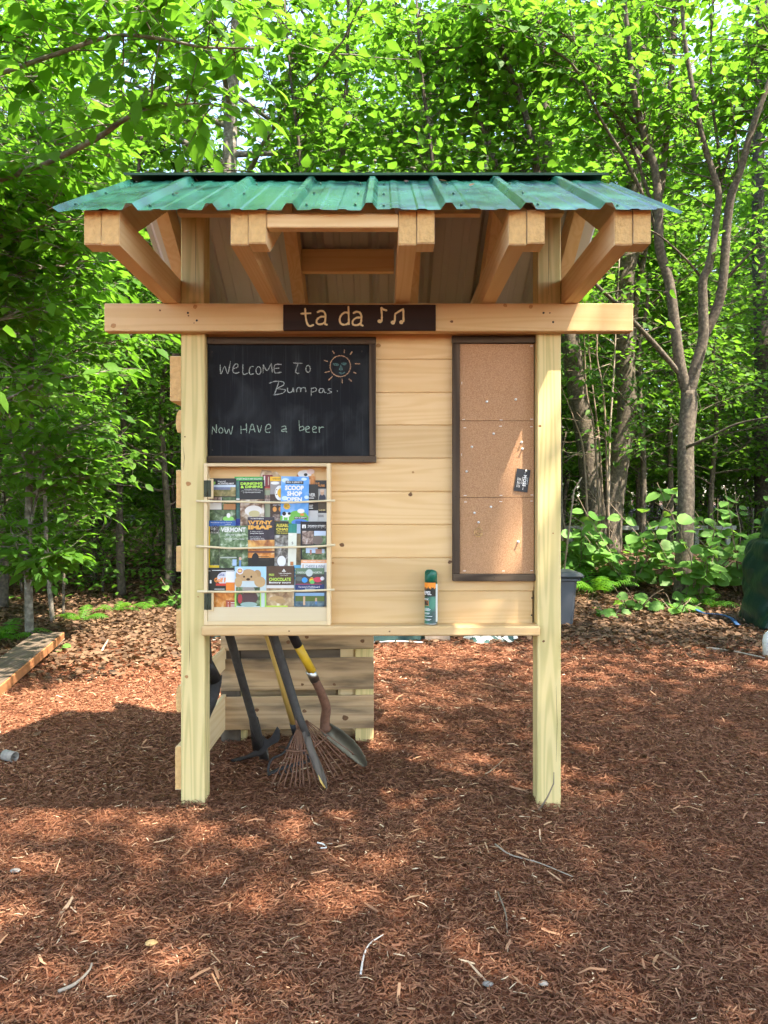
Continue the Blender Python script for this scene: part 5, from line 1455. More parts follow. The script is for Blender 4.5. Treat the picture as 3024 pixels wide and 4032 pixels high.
def dress(r, lv, geos, path, rad, n_sub, sub_len, leaf, spacing, up=.15, t0=.15, droop=.35, flatness=.25, sub2=2, back=0.0):
    """side shoots with leafy twigs along a branch path"""
    P_ = np.array([np.asarray(p, float) for p in path])
    seg = np.linalg.norm(np.diff(P_, axis=0), axis=1); cum = np.concatenate([[0], np.cumsum(seg)])
    for k in range(n_sub):
        t = t0 + (1 - t0) * (k + r.uniform(0, 1)) / n_sub
        q = min(t, .999) * cum[-1]
        i = min(np.searchsorted(cum, q, side='right') - 1, len(seg) - 1)
        f = (q - cum[i]) / max(seg[i], 1e-6)
        a = P_[i] + (P_[i + 1] - P_[i]) * f
        bd = unit(P_[i + 1] - P_[i])
        az = r.uniform(0, 2 * math.pi)
        out = np.array([math.cos(az), math.sin(az) + back, r.normal(0, flatness)])
        d = unit(bd * .45 + out * .9 + np.array([0, 0, up]))
        L_ = sub_len * r.uniform(.55, 1.25) * (1 - .35 * t)
        sp = wander(r, a, d, L_, 4, up=-.12, jit=.13)
        geos.append(tube_geo(sp, list(np.linspace(rad, rad * .3, 5)), 4, False))
        lv.twig(sp[1], sp[-1], leaf, spacing, droop)
        for j in range(sub2):
            b0 = sp[1 + j % 3]
            sg = 1 if j % 2 else -1
            dd = unit(np.cross(d, [0, 0, 1.0]) * sg * .8 + d * .6 + r.normal(0, .15, 3))
            e = b0 + dd * L_ * r.uniform(.4, .7)
            geos.append(tube_geo([b0, (b0 + e) / 2 + r.normal(0, .01, 3), e], [rad * .5, rad * .35, rad * .2], 3, False))
            lv.twig(b0, e, leaf, spacing, droop)

def tree_from(name, label, stems, crown, bark, leaf_kind, leaf_mat, group=None, base=None, singles=0, cat='tree', sing_pick=None):
    """stems: list of (points, radii); crown: (Leaves, branch geometry)"""
    lv, bg = crown
    b0 = np.asarray(stems[0][0][0], float) if base is None else np.asarray(base, float)
    root = thing(name, label, cat, tuple(b0), group)
    for i, (pts, rad) in enumerate(stems):
        sp = spline(pts, 4)
        rr = np.interp(np.linspace(0, 1, len(sp)), np.linspace(0, 1, len(rad)), rad)
        V, F = tube_geo(sp, list(rr), 10, True)
        mk('trunk' if i == 0 else 'limb', V, F, bark, root, smooth=True)
    if bg:
        V, F = merge(bg)
        o = mk('branches', V, F, bark, root, smooth=True)
        o['kind'] = 'stuff'
    p, d, n, s = lv.arrays()
    keep = np.ones(len(p), bool)
    if singles:
        score = sing_pick(p, s)
        pick = np.argsort(-score)[:singles]
        keep[pick] = False
        T, TF = LEAF[leaf_kind]
        me = big_mesh('leaf', T, TF, leaf_mat, np.full(len(T), .1), smooth=True)
        for i in pick:
            o = bpy.data.objects.new('leaf', me); COL.objects.link(o); o.parent = root
            dd = unit(d[i]); nn = unit(n[i] - dd * (n[i] * dd).sum()); ss = np.cross(dd, nn)
            Mx = Matrix(((ss[0], dd[0], nn[0], 0), (ss[1], dd[1], nn[1], 0), (ss[2], dd[2], nn[2], 0), (0, 0, 0, 1)))
            o.matrix_local = Matrix.Translation(Vector(p[i] - b0)) @ Mx @ Matrix.Scale(float(s[i]), 4)
    if keep.any():
        o = link('crown', lv.mesh('crown', leaf_kind, leaf_mat, keep, b0), root, tuple(b0))
        o['kind'] = 'stuff'
    return root

def in_view(p, s):
    """how large a leaf shows in the photograph"""
    px = p[:, 0] / np.maximum(p[:, 1], .1); pz = (p[:, 2] - CAMZ) / np.maximum(p[:, 1], .1)
    ok = (np.abs(px) < .5) & (np.abs(pz) < .66) & (p[:, 1] > .5)
    return np.where(ok, s / np.maximum(p[:, 1], .1), 0)

R = np.random.RandomState(11)

# --- overhanging beech at the left, trunk just outside the frame
lv, bg = Leaves(21), []
bx0, by0 = -3.35, 5.0
trunk = ([(bx0, by0, gz(bx0, by0) - .1), (bx0 + .05, by0, 1.5), (bx0 - .02, by0 + .05, 3.2), (bx0 + .1, by0, 5.2), (bx0 + .15, by0, 7.2)], [.095, .08, .07, .045, .02])
limbs = []
def plimb(px_list, ys, r0, r1):
    pts = [np.array(P(a, b_, y)) for (a, b_), y in zip(px_list, ys)]
    limbs.append(([np.array((bx0 + .02, by0, max(.8, pts[0][2] - .35)))] + pts, [r0 * 1.2, r0, (r0 + r1) / 2, r1]))
    return pts
def leafy(pts, n, sl, rad=.005, size=.125, sp=.058, **kw):
    dress(R, lv, bg, pts, rad, n, sl, size, sp, **kw)
a = plimb([(-250, 790), (30, 695), (200, 632), (380, 545), (490, 470), (598, 405)], [4.9, 4.75, 4.65, 4.55, 4.45, 4.4], .022, .011); leafy(a, 24, .62)
a2 = [np.array(P(598, 405, 4.4)), np.array(P(600, 300, 4.35)), np.array(P(640, 190, 4.3)), np.array(P(650, 60, 4.25))]
bg.append(tube_geo(a2, [.010, .007, .005, .003], 5)); leafy(a2, 10, .5)
a3 = [np.array(P(598, 405, 4.4)), np.array(P(700, 412, 4.3)), np.array(P(800, 405, 4.2)), np.array(P(900, 430, 4.1))]
bg.append(tube_geo(a3, [.008, .006, .004, .002], 5)); leafy(a3, 9, .4)
a = plimb([(-200, 370), (0, 290), (230, 210), (440, 143), (620, 150), (800, 185), (1000, 190)], [4.7, 4.5, 4.3, 4.1, 4.0, 3.9, 3.85], .014, .004); leafy(a, 26, .5)
a = plimb([(-200, 60), (100, -30), (400, -80), (700, -60), (950, 0)], [4.4, 4.2, 4.0, 3.9, 3.8], .014, .005); leafy(a, 30, .55)
a = plimb([(-150, 300), (0, 285), (240, 288)], [5.2, 5.1, 5.0], .009, .004); leafy(a, 9, .4)
a = plimb([(-200, 980), (0, 930), (220, 900), (420, 880)], [5.6, 5.6, 5.7, 5.8], .012, .005); leafy(a, 22, .6)
a = plimb([(-200, 1300), (0, 1260), (170, 1160), (330, 1040)], [5.2, 5.3, 5.5, 5.7], .012, .004); leafy(a, 22, .55)
a = plimb([(-200, 1650), (0, 1580), (200, 1500), (420, 1460)], [5.0, 5.2, 5.4, 5.6], .010, .004); leafy(a, 20, .5)
for k in range(19):
    px0, py0 = R.uniform(-100, 520), R.uniform(-150, 1350)
    if py0 < 600: px0 = R.uniform(-50, 900)
    yk = R.uniform(4.9, 6.6)
    a = plimb([(-300, py0 + 160), ((px0 - 250) / 2, py0 + 60), (px0, py0)], [5.3, (5.3 + yk) / 2, yk], .008, .003); leafy(a, 17, .6, t0=.25)
beech = tree_from('beech_tree', 'overhanging beech with sprays of toothed green leaves above the roof', [trunk] + limbs, (lv, bg), M['bark_smooth'], 'beech', M['leaf_beech'], singles=300, sing_pick=in_view)

# --- beech sapling at the left
lv, bg = Leaves(31), []
s0 = P(118, 2500, 6.85); s0.z = gz(s0.x, s0.y) - .05
tr = [s0, P(112, 2300, 6.85), P(112, 2050, 6.85), P(118, 1800, 6.85), P(120, 1500, 6.85), P(128, 1300, 6.85), P(140, 1000, 6.85), P(150, 600, 6.85), P(170, 200, 6.9)]
lms = []
for (p0, p1, p2) in (((112, 2300), (60, 2130), (0, 2000)), ((115, 2280), (160, 2200), (205, 2190)), ((114, 2100), (170, 1860), (240, 1790)), ((118, 1800), (260, 1700), (390, 1660)),
                     ((118, 1850), (40, 1700), (-60, 1600)), ((122, 1500), (300, 1380), (520, 1330)), ((122, 1550), (20, 1420), (-80, 1380)), ((130, 1250), (280, 1160), (480, 1120)), ((140, 1000), (260, 900), (420, 860)), ((150, 750), (40, 640), (-60, 560)), ((112, 1950), (250, 1900), (330, 1880))):
    pts = [np.array(P(*q, 6.85 + dy)) for q, dy in zip((p0, p1, p2), (0, R.uniform(-.4, .1), R.uniform(-.7, .2)))]
    lms.append((pts, [.014, .009, .004]))
    dress(R, lv, bg, pts, .005, 24, .6, .125, .065)
dress(R, lv, bg, tr[3:], .006, 70, .95, .125, .065)
tree_from('beech_sapling', 'slim pale beech sapling rising beside the weathered plank', [([np.array(p) for p in tr], [.040, .034, .032, .030, .027, .024, .020, .015, .01])] + lms, (lv, bg), M['bark_smooth'], 'beech', M['leaf_beech'], singles=300, sing_pick=in_view)

def sapling(label, path_px, Y, r0, nsub, sub_len, leaf, bark, kind='beech', lmat='leaf_beech', seed=1, t0=.35, spacing=.06, name='sapling', group=None, r1=None):
    lv, bg = Leaves(seed), []
    pts = [np.array(P(a, b_, Y)) for a, b_ in path_px]
    pts[0][2] = gz(pts[0][0], pts[0][1]) - .05
    dress(np.random.RandomState(seed), lv, bg, pts, .005, nsub, sub_len, leaf, spacing, t0=t0, back=.7 if kind == 'maple' else .2)
    return tree_from(name, label, [(pts, [r0, r0 * .8, r0 * .6, r1 or r0 * .35])], (lv, bg), bark, kind, lmat if not isinstance(lmat, str) else M[lmat], group)

sapling('crooked thin sapling with splayed roots near the left fern', [(210, 2425), (185, 2200), (178, 2000), (175, 1800), (150, 1500), (120, 1200)], 7.8, .024, 60, .7, .10, M['bark_smooth'], seed=41)
sapling('straight thin sapling just left of the fern clump', [(249, 2430), (252, 2250), (252, 2060), (262, 1800), (300, 1450)], 8.2, .016, 60, .7, .10, M['bark_brown'], seed=42)
sapling('dark sapling with a side stem behind the left post', [(480, 2300), (472, 2130), (470, 1950), (482, 1750), (500, 1450), (520, 1000), (560, 500)], 10.0, .055, 130, 1.1, .10, M['bark_dark'], seed=43)
sapling('slender dark sapling between the fern and the left post', [(370, 2310), (372, 2180), (368, 2050), (372, 1900), (360, 1500), (340, 1000)], 11.0, .04, 110, 1.1, .10, M['bark_dark'], seed=44)
sapling('leaning slender sapling close to the left post', [(680, 2330), (690, 2150), (680, 1900), (672, 1700), (660, 1400), (700, 1000)], 11.0, .035, 110, 1.1, .10, M['bark_dark'], seed=45)

# --- right tree with forked stems (striped maple)
YA = 9.4
lv, bg = Leaves(51), []
base = P(2692, 2345, YA); base.z = gz(base.x, base.y) - .08
tr = [base, P(2690, 2300, YA), P(2695, 2150, YA), P(2702, 1950, YA), P(2700, 1750, YA), P(2712, 1600, YA), P(2712, 1540, YA)]
tr_r = [.135, .108, .102, .098, .095, .10, .09]
def st(px_list, y0, y1):
    ys = np.linspace(y0, y1, len(px_list))
    return [np.array(P(a, b_, y)) for (a, b_), y in zip(px_list, ys)]
S = []
S.append((st([(2712, 1560), (2680, 1450), (2657, 1280), (2635, 1113), (2596, 973), (2594, 834), (2579, 667), (2541, 547), (2496, 364), (2478, 182), (2459, 0), (2440, -300)], YA, YA - .4), [.072, .062, .055, .045, .03, .02]))
S.append((st([(2590, 800), (2610, 692), (2632, 437), (2651, 182), (2655, 0), (2690, -300)], YA, YA + .3), [.045, .038, .03, .018]))
S.append((st([(2712, 1560), (2735, 1460), (2768, 1335), (2768, 1200), (2768, 1101), (2796, 1029), (2824, 834), (2828, 750), (2785, 611), (2757, 500), (2710, 250), (2687, 55), (2670, -250)], YA, YA - .5), [.075, .062, .05, .042, .035, .025, .015]))
S.append((st([(2768, 1335), (2820, 1220), (2846, 1113), (2863, 890), (2880, 767), (2919, 656), (2963, 500), (3024, 330), (3110, 50)], YA, YA - .6), [.06, .055, .05, .045, .035, .02]))
S.append((st([(2690, 1490), (2590, 1369), (2501, 1274), (2420, 1190), (2340, 1113), (2250, 1000)], YA, YA - 1.0), [.035, .028, .022, .012]))
S.append((st([(2828, 750), (2830, 600), (2805, 400), (2800, 150), (2810, -100)], YA, YA), [.022, .018, .014, .008]))
S.append((st([(2768, 1101), (2700, 1020), (2600, 930), (2540, 900)], YA, YA - .5), [.018, .014, .01, .006]))
S.append((st([(2846, 1113), (2950, 1000), (3050, 900)], YA, YA - .4), [.022, .016, .01]))
S.append((st([(2705, 1760), (2800, 1720), (2900, 1670), (3040, 1640)], YA - .1, YA - 1.2), [.020, .016, .012, .008]))
for pts, rd in S[:4]:
    dress(R, lv, bg, pts[len(pts) // 2 - 1:], .009, 40, 1.25, .12, .12, up=.2, droop=.5, back=.9)
dress(R, lv, bg, S[4][0], .008, 12, .9, .125, .12, droop=.5, t0=.4)
dress(R, lv, bg, S[5][0], .007, 16, .9, .125, .12, droop=.5)
dress(R, lv, bg, S[7][0], .006, 8, .8, .125, .12, droop=.5)
# long arching leafy shoots reaching left over the roof
for pxs, y0, y1 in (([(2596, 900), (2480, 560), (2330, 330), (2260, 150), (2235, -60)], YA, 9.0), ([(2600, 950), (2500, 700), (2360, 460), (2250, 250), (2040, 130), (1850, 60)], YA, 8.2), ([(2579, 667), (2400, 430), (2200, 280), (1950, 170), (1700, 210)], YA, 8.6),
                    ([(2541, 547), (2300, 200), (2050, 60), (1800, 20)], YA, 8.0), ([(2828, 750), (2900, 500), (2960, 250), (3010, 60)], YA, 9.2)):
    pts = st(pxs, y0, y1)
    S.append((pts, [.024, .018, .013, .007]))
    dress(R, lv, bg, pts, .006, 32, .95, .13, .12, t0=.3, droop=.55, back=.3)
tree_from('striped_maple', 'smooth barked forked tree with broad leaves standing on the leaf litter', [([np.array(p) for p in tr], tr_r)] + S, (lv, bg), M['bark_brown'], 'maple', M['leaf_maple'], singles=300, sing_pick=in_view)

# --- double trunked tree on the bank
YD = 11.8
lv, bg = Leaves(61), []
b1 = P(2355, 2160, YD); b1.z = gz(b1.x, b1.y) - .1
b2 = P(2400, 2150, YD); b2.z = gz(b2.x, b2.y) - .1
S1 = [np.array(p) for p in (b1, P(2350, 2050, YD), P(2325, 1900, YD), P(2310, 1750, YD), P(2275, 1550, YD), P(2238, 1300, YD), P(2190, 1000, YD), P(2150, 680, YD), P(2130, 330, YD), P(2112, 0, YD), P(2100, -300, YD))]
S2 = [np.array(p) for p in (b2, P(2405, 2050, YD), P(2425, 1900, YD), P(2445, 1760, YD), P(2470, 1600, YD), P(2455, 1300, YD), P(2468, 1050, YD), P(2510, 900, YD), P(2495, 700, YD), P(2510, 560, YD), P(2520, 300, YD), P(2530, 0, YD), P(2540, -300, YD))]
S3 = [np.array(P(a, b_, YD + .1)) for a, b_ in ((2470, 1650), (2490, 1350), (2510, 1150), (2545, 960), (2590, 700), (2620, 300))]
for pts in (S1[5:], S2[5:], S3[2:]):
    dress(R, lv, bg, pts, .010, 70, 1.5, .115, .11, up=.15, droop=.4, back=.9)
tree_from('twin_trunk_tree', 'lichen flecked tree with two dark trunks rising from the bank', [(S1, [.19, .16, .155, .15, .13, .11, .08, .05]), (S2, [.19, .16, .15, .14, .13, .11, .08, .05]), (S3, [.06, .05, .04, .02])], (lv, bg), M['bark_brown'], 'maple', M['leaf_maple'])
# thin pale dead stems between the trunks
thin = [((2385, 2090), (2360, 1750), (2330, 1500), (2315, 1300), (2300, 1000)), ((2395, 2060), (2400, 1750), (2415, 1500), (2425, 1300), (2440, 1000)), ((2370, 1980), (2340, 1700), (2310, 1550), (2300, 1330), (2290, 1100)), ((2240, 2110), (2210, 1990), (2190, 1900), (2230, 1700)), ((2400, 1900), (2380, 1600), (2350, 1400), (2360, 1250)), ((2320, 1990), (2300, 1800), (2260, 1650), (2200, 1500))]
for k, pxs in enumerate(thin):
    Yk = YD - .5 - .05 * k
    lvk, bgk = Leaves(70 + k), []
    pts = [np.array(P(a, b_, Yk)) for a, b_ in pxs]
    pts[0][2] = min(pts[0][2], gz(pts[0][0], pts[0][1]) - .02) if k in (0, 1, 3, 5, 2, 4) else pts[0][2]
    rk = np.random.RandomState(70 + k)
    for j in range(12):
        i = rk.randint(1, len(pts))
        q = pts[i] + (pts[i - 1] - pts[i]) * rk.uniform(0, 1)
        w = wander(rk, q, rk.normal(0, 1, 3) + np.array([0, -.2, .6]), rk.uniform(.3, .9), 4, jit=.25)
        bgk.append(tube_geo(w, [.006, .005, .004, .003, .002], 4, False))
        if j % 3 == 0: lvk.twig(w[2], w[4], .09, .1)
    tree_from('bare_stem', 'pale bare thin stem growing between the two dark trunks', [(pts, [.018, .014, .010, .006])], (lvk, bgk), M['dead_twig'] if k == 1 else M['twig'], 'far', M['leaf_maple'], group='bare stems beside the twin trunks', cat='sapling')

sapling('straight dark trunk rising directly behind the roof ridge', [(2190, 2200), (2185, 1600), (2175, 1000), (2160, 680), (2142, 330), (2118, 0), (2100, -300)], 10.6, .10, 150, 1.3, .115, M['bark_brown'], 'maple', 'leaf_maple', seed=81, t0=.45, spacing=.11, r1=.07)
sapling('dark curved trunk leaning away behind the roof', [(2140, 2250), (2130, 1500), (2118, 900), (2113, 665), (2060, 420), (1990, 230), (1930, 90), (1890, -200)], 8.8, .055, 150, 1.1, .115, M['bark_dark'], 'maple', 'leaf_maple', seed=82, t0=.5, spacing=.11)
sapling('thin arching sapling behind the roof with pale patches', [(1990, 2250), (1980, 1500), (1975, 900), (1950, 640), (1890, 480), (1835, 300), (1820, 100)], 9.0, .04, 140, 1.1, .115, M['bark_brown'], 'maple', 'leaf_maple', seed=83, t0=.5, spacing=.11)
sapling('thin dark maple stem behind the middle of the ridge', [(1720, 2250), (1720, 1400), (1715, 900), (1700, 600), (1660, 300), (1640, 0)], 8.4, .035, 150, 1.2, .115, M['bark_dark'], 'maple', 'leaf_maple', seed=84, t0=.45, spacing=.11)
sapling('slim brown stem behind the left half of the ridge', [(1330, 2250), (1335, 1400), (1345, 900), (1350, 600), (1365, 300), (1372, 0)], 9.4, .05, 160, 1.3, .115, M['bark_brown'], 'maple', 'leaf_maple', seed=85, t0=.45, spacing=.11)
sapling('dark wiry sapling rising past the left of the ridge', [(1180, 2250), (1180, 1400), (1185, 700), (1160, 450), (1135, 200), (1120, 0)], 8.0, .022, 130, 1.0, .12, M['bark_dark'], 'maple', 'leaf_maple', seed=86, t0=.5, spacing=.11)
sapling('tall dark trunk at the edge of the wood beyond the tarped stack', [(3010, 2150), (3005, 1800), (3000, 1400), (2985, 900), (2990, 400), (3000, 0)], 14.0, .17, 110, 1.8, .13, M['bark_dark'], 'maple', 'leaf_maple', seed=87, t0=.5, spacing=.12, r1=.1)
sapling('slim trunk behind the shrubs right of the twin trunks', [(2640, 2130), (2640, 1800), (2638, 1600), (2650, 1300), (2660, 900)], 12.6, .05, 90, 1.2, .12, M['bark_brown'], 'maple', 'leaf_maple', seed=88, t0=.5, spacing=.12)

# ------------------------------------------------------------------ background wood: copies of a few kinds of tree
def wood_tree(seed, H, z0, rad, n_limb, n_sub, leaf, spacing, r0, kind='far', lmat='leaf_far', bark='bark_dark', lean=.03):
    r = np.random.RandomState(seed)
    lv, bg = Leaves(seed + 500), []
    tp = [np.array((0, 0, -.25))]
    n = 8
    for i in range(1, n + 1):
        tp.append(np.array((r.normal(0, lean) * i, r.normal(0, lean) * i, H * i / n)))
    for k in range(n_limb):
        t = (k + r.uniform(0, 1)) / n_limb
        h = z0 + (H - z0) * t * .97
        i = min(int(h / H * n), n - 1)
        a = tp[i] + (tp[i + 1] - tp[i]) * (h / H * n - i)
        az = k * 2.399 + r.uniform(-.4, .4)
        L_ = rad * (1 - .55 * t ** 1.4) * r.uniform(.65, 1.15)
        w = wander(r, a, (math.cos(az), math.sin(az), r.uniform(.0, .5)), L_, 5, up=-.1, jit=.12)
        bg.append(tube_geo(w, list(np.linspace(r0 * .3, r0 * .06, 6)), 5, False))
        dress(r, lv, bg, w, r0 * .07, n_sub, L_ * .5, leaf, spacing, droop=.35, flatness=.35)
    V, F = tube_geo(spline(tp, 3), list(np.linspace(r0, r0 * .2, 3 * n + 1)), 9, True)
    tm = mesh_from('trunk', V, F, M[bark], True)
    V, F = merge(bg)
    bm_ = mesh_from('branches', V, F, M[bark], True)
    cm = lv.mesh('crown', kind, M[lmat])
    return tm, bm_, cm
def plant_tree(kind, name, label, x, y, rz, sc, group, cat='tree'):
    t = thing(name, label, cat, (x, y, gz(x, y)), group)
    t.rotation_euler = (0, 0, rz)
    t.scale = (sc, sc, sc)
    for nm, me in zip(('trunk', 'branches', 'crown'), kind):
        o = bpy.data.objects.new(nm, me); COL.objects.link(o); o.parent = t
        if nm != 'trunk': o['kind'] = 'stuff'
    return t

UND = [wood_tree(201, 5.2, .7, 1.8, 32, 12, .11, .085, .045), wood_tree(202, 6.0, 1.0, 2.0, 34, 12, .115, .09, .05, bark='bark_brown'), wood_tree(203, 4.4, .5, 1.6, 28, 12, .10, .08, .035, bark='bark_smooth')]
TALL = [wood_tree(211, 13.0, 3.4, 3.2, 42, 17, .17, .12, .14), wood_tree(212, 15.0, 4.3, 3.5, 44, 17, .18, .125, .17, bark='bark_smooth'), wood_tree(213, 11.5, 3.0, 2.9, 40, 16, .16, .115, .11, bark='bark_brown')]
BUSH = [wood_tree(221, 1.7, .1, 1.0, 22, 7, .085, .07, .02), wood_tree(222, 1.3, .1, .9, 18, 7, .08, .07, .018)]
RIM = [wood_tree(231, 12.5, 4.3, 3.4, 28, 15, .16, .12, .14), wood_tree(232, 13.5, 4.6, 3.5, 34, 16, .165, .12, .15, bark='bark_smooth'), wood_tree(233, 12.0, 4.4, 3.3, 24, 14, .155, .12, .12, bark='bark_brown')]
rp = np.random.RandomState(77)
placed = []
def spot(x, y, dmin):
    for (a, b_) in placed:
        if (a - x) ** 2 + (b_ - y) ** 2 < dmin ** 2: return False
    placed.append((x, y)); return True
lab_und = ['slender dark stemmed understory tree with layered light green leaves', 'slightly taller brown stemmed understory tree with light green leaves', 'short pale stemmed understory tree, leafy almost to the ground']
lab_tall = ['tall dark barked forest tree filling the background wood', 'tallest pale barked forest tree of the background wood', 'tall brown barked forest tree with a narrower crown in the background wood']
lab_bush = ['knee high leafy bush in the shaded undergrowth', 'low spreading bush in the shaded undergrowth']
n = 0
for y0, y1, cnt in ((11.8, 14, 16), (14, 18, 26), (18, 24, 30), (24, 34, 30)):
    tries = 0; c = 0
    while c < cnt and tries < 400:
        tries += 1
        y = rp.uniform(y0, y1); x = rp.uniform(-.58, .58) * y
        if .02 * y < x < .14 * y and y < 14: continue
        if spot(x, y, 1.1):
            plant_tree(UND[n % 3], 'understory_tree', lab_und[n % 3], x, y, rp.uniform(0, 6.28), rp.uniform(.85, 1.25) * (1.6 if y > 24 else 1), 'understory trees behind the clearing')
            n += 1; c += 1
for (x, y) in ((-4.4, 8.9), (-2.9, 10.3), (-5.6, 11.0), (-1.2, 11.4), (.3, 12.0)):
    placed.append((x, y)); plant_tree(UND[n % 3], 'understory_tree', lab_und[n % 3], x, y, rp.uniform(0, 6.28), rp.uniform(.9, 1.15), 'understory trees behind the clearing'); n += 1
n = 0
for y0, y1, cnt in ((15, 19, 6), (19, 26, 16), (26, 36, 26)):
    tries = 0; c = 0
    while c < cnt and tries < 400:
        tries += 1
        y = rp.uniform(y0, y1); x = rp.uniform(-.62, .62) * y
        if -.232 < x / y < -.212: continue
        if spot(x, y, 2.0):
            plant_tree(TALL[n % 3], 'forest_tree', lab_tall[n % 3], x, y, rp.uniform(0, 6.28), rp.uniform(.9, 1.3) * (1.25 if y > 26 else 1), 'tall trees of the background wood')
            n += 1; c += 1
n = 0
for y0, y1, cnt in ((9.6, 12, 12), (12, 17, 26), (17, 26, 30), (26, 36, 40)):
    tries = 0; c = 0
    while c < cnt and tries < 600:
        tries += 1
        y = rp.uniform(y0, y1); x = rp.uniform(-.58, .58) * y
        if x > 1.2 and y < 13.5: continue
        if spot(x, y, .8):
            plant_tree(BUSH[n % 2], 'leafy_bush', lab_bush[n % 2], x, y, rp.uniform(0, 6.28), rp.uniform(.75, 1.3) * (1.3 if y > 17 else 1) * (1.8 if y > 26 else 1), 'bushes in the undergrowth', 'bush')
            n += 1; c += 1
plant_tree(RIM[1], 'forest_tree', 'tall pale trunk rising behind the left end of the roof ridge', -2.05, 10.5, .6, 1.0, None)
# the wood goes on to both sides of what the photograph shows
rq = np.random.RandomState(99)
n = c = tries = 0
while c < 34 and tries < 800:
    tries += 1
    y = rq.uniform(3.5, 20); sd_ = -1 if rq.uniform() < .55 else 1
    x = sd_ * (y * .6 + rq.uniform(1.6, 9))
    if abs(x) < 4.2 or (sd_ > 0 and x < 8): continue
    if not spot(x, y, 1.5): continue
    if n % 3 == 0: plant_tree(TALL[(n // 3) % 3], 'forest_tree', lab_tall[(n // 3) % 3], x, y, rq.uniform(0, 6.28), rq.uniform(.9, 1.2), 'tall trees of the background wood')
    else: plant_tree(UND[n % 3], 'understory_tree', lab_und[n % 3], x, y, rq.uniform(0, 6.28), rq.uniform(.9, 1.3), 'understory trees behind the clearing')
    n += 1; c += 1
# trees around the clearing, outside the frame: their crowns shade the mulch
for k, (x, y, sc, kd) in enumerate(((6.0, -.3, 1.0, 0), (4.4, -3.4, 1.05, 1), (5.5, 4.2, 1.05, 2), (3.4, -6.0, 1.0, 0), (2.3, -2.3, .95, 2), (10.2, 6.6, 1.0, 1), (7.6, -1.4, 1.1, 1), (-5.5, -4.5, 1.0, 1), (-.8, -8.0, 1.0, 0), (-7.5, 5.0, 1.0, 0))):
    plant_tree(RIM[kd], 'forest_tree', 'tall leafy tree at the rim of the clearing, its crown overhead', x, y, 1.3 * k, sc, 'trees round the clearing')

# ------------------------------------------------------------------ hobblebush shrubs: big round leaves, each one a part
hob_T, hob_F = LEAF['hobble']
hob_me = [big_mesh('leaf', hob_T * np.array([w, 1, 1]), hob_F, M['leaf_hobble'], np.full(len(hob_T), t), smooth=True) for w, t in ((1.0, .1), (.88, .3), (1.08, .45))]
def leaf_obj(parent, me, p, d, n, s):
    o = bpy.data.objects.new('leaf', me); COL.objects.link(o); o.parent = parent
    d = unit(np.asarray(d, float)); n = np.asarray(n, float); n = unit(n - d * (n * d).sum()); ss = np.cross(d, n)
    o.matrix_local = Matrix.Translation(Vector(p) - WL[parent]) @ Matrix(((ss[0], d[0], n[0], 0), (ss[1], d[1], n[1], 0), (ss[2], d[2], n[2], 0), (0, 0, 0, 1))) @ Matrix.Scale(float(s), 4)
    return o
def hobble(label, x, y, n_stem, h, spread, seed, size=.155, cat='shrub', name='hobblebush', per=5, group=None):
    r = np.random.RandomState(seed)
    z = gz(x, y)
    t = thing(name, label, cat, (x, y, z), group)
    for k in range(n_stem):
        az = 2 * math.pi * k / n_stem + r.uniform(-.5, .5)
        b_ = np.array((x + .05 * math.cos(az), y + .05 * math.sin(az), z - .02))
        L_ = h * r.uniform(.55, 1.1)
        w = wander(r, b_, (math.cos(az) * spread, math.sin(az) * spread, 1.0), L_, 5, up=-.25, jit=.12)
        V, F = tube_geo(w, [.009, .008, .007, .005, .004, .003], 5, True)
        mk('stem', V, F, M['twig'], t, smooth=True)
        for j in range(per):
            i = 2 + j % 4
            q = w[min(i, 5)] - (w[min(i, 5)] - w[min(i, 5) - 1]) * r.uniform(0, 1)
            saz = az + r.uniform(-1.6, 1.6)
            for sgn_ in (1, -1):
                d = np.array((math.cos(saz) * sgn_, math.sin(saz) * sgn_, r.uniform(-.55, .1)))
                nn = np.array((r.normal(0, .35), -.55 + r.normal(0, .35), .8))
                e = q + unit(d) * .04
                leaf_obj(t, hob_me[r.randint(3)], e, d, nn, size * r.uniform(.55, 1.12))
    return t
hobble('big shrub of broad heart shaped leaves right of the forked tree', 3.75, 9.3, 15, 1.55, .5, 301, .165, per=6)
hobble('heart leaved shrub between the forked tree and the tarped stack', 3.15, 9.9, 12, 1.35, .5, 302, .16, per=6)
hobble('heart leaved shrub in the shade left of the forked tree', 2.62, 10.4, 13, 1.15, .5, 303, .155, per=6)
hobble('heart leaved shrub crowded behind the tarped stack', 4.55, 9.8, 14, 1.7, .45, 304, .165, per=6)
hobble('low heart leaved shrub in front of the bank beside the fern', 2.3, 10.2, 8, .55, .7, 305, .15, per=3)
hobble('small heart leaved seedling at the foot of the forked tree', 2.85, 8.75, 6, .36, .6, 306, .13, cat='seedling', name='seedling', per=2)
hobble('broad leaved seedling in front of the forked tree', 3.22, 8.5, 5, .34, .7, 307, .14, cat='seedling', name='seedling', per=2)
hobble('lone low seedling on the leaf litter left of the forked tree', 2.42, 8.3, 3, .25, .7, 308, .12, cat='seedling', name='seedling', per=2)
hobble('small round leaved seedling right of the forked tree trunk', 3.42, 9.0, 4, .32, .7, 309, .13, cat='seedling', name='seedling', per=2)
hobble('seedling sprouting beside the twin trunks', 2.02, 9.6, 4, .3, .7, 310, .12, cat='seedling', name='seedling', per=2)
hobble('seedling by the weathered plank', -2.75, 6.25, 3, .2, .8, 311, .07, cat='seedling', name='seedling', per=2)
hobble('leafy seedling in the dark wood edge near the left post', -2.35, 9.0, 7, .5, .7, 312, .10, cat='seedling', name='seedling', per=3)

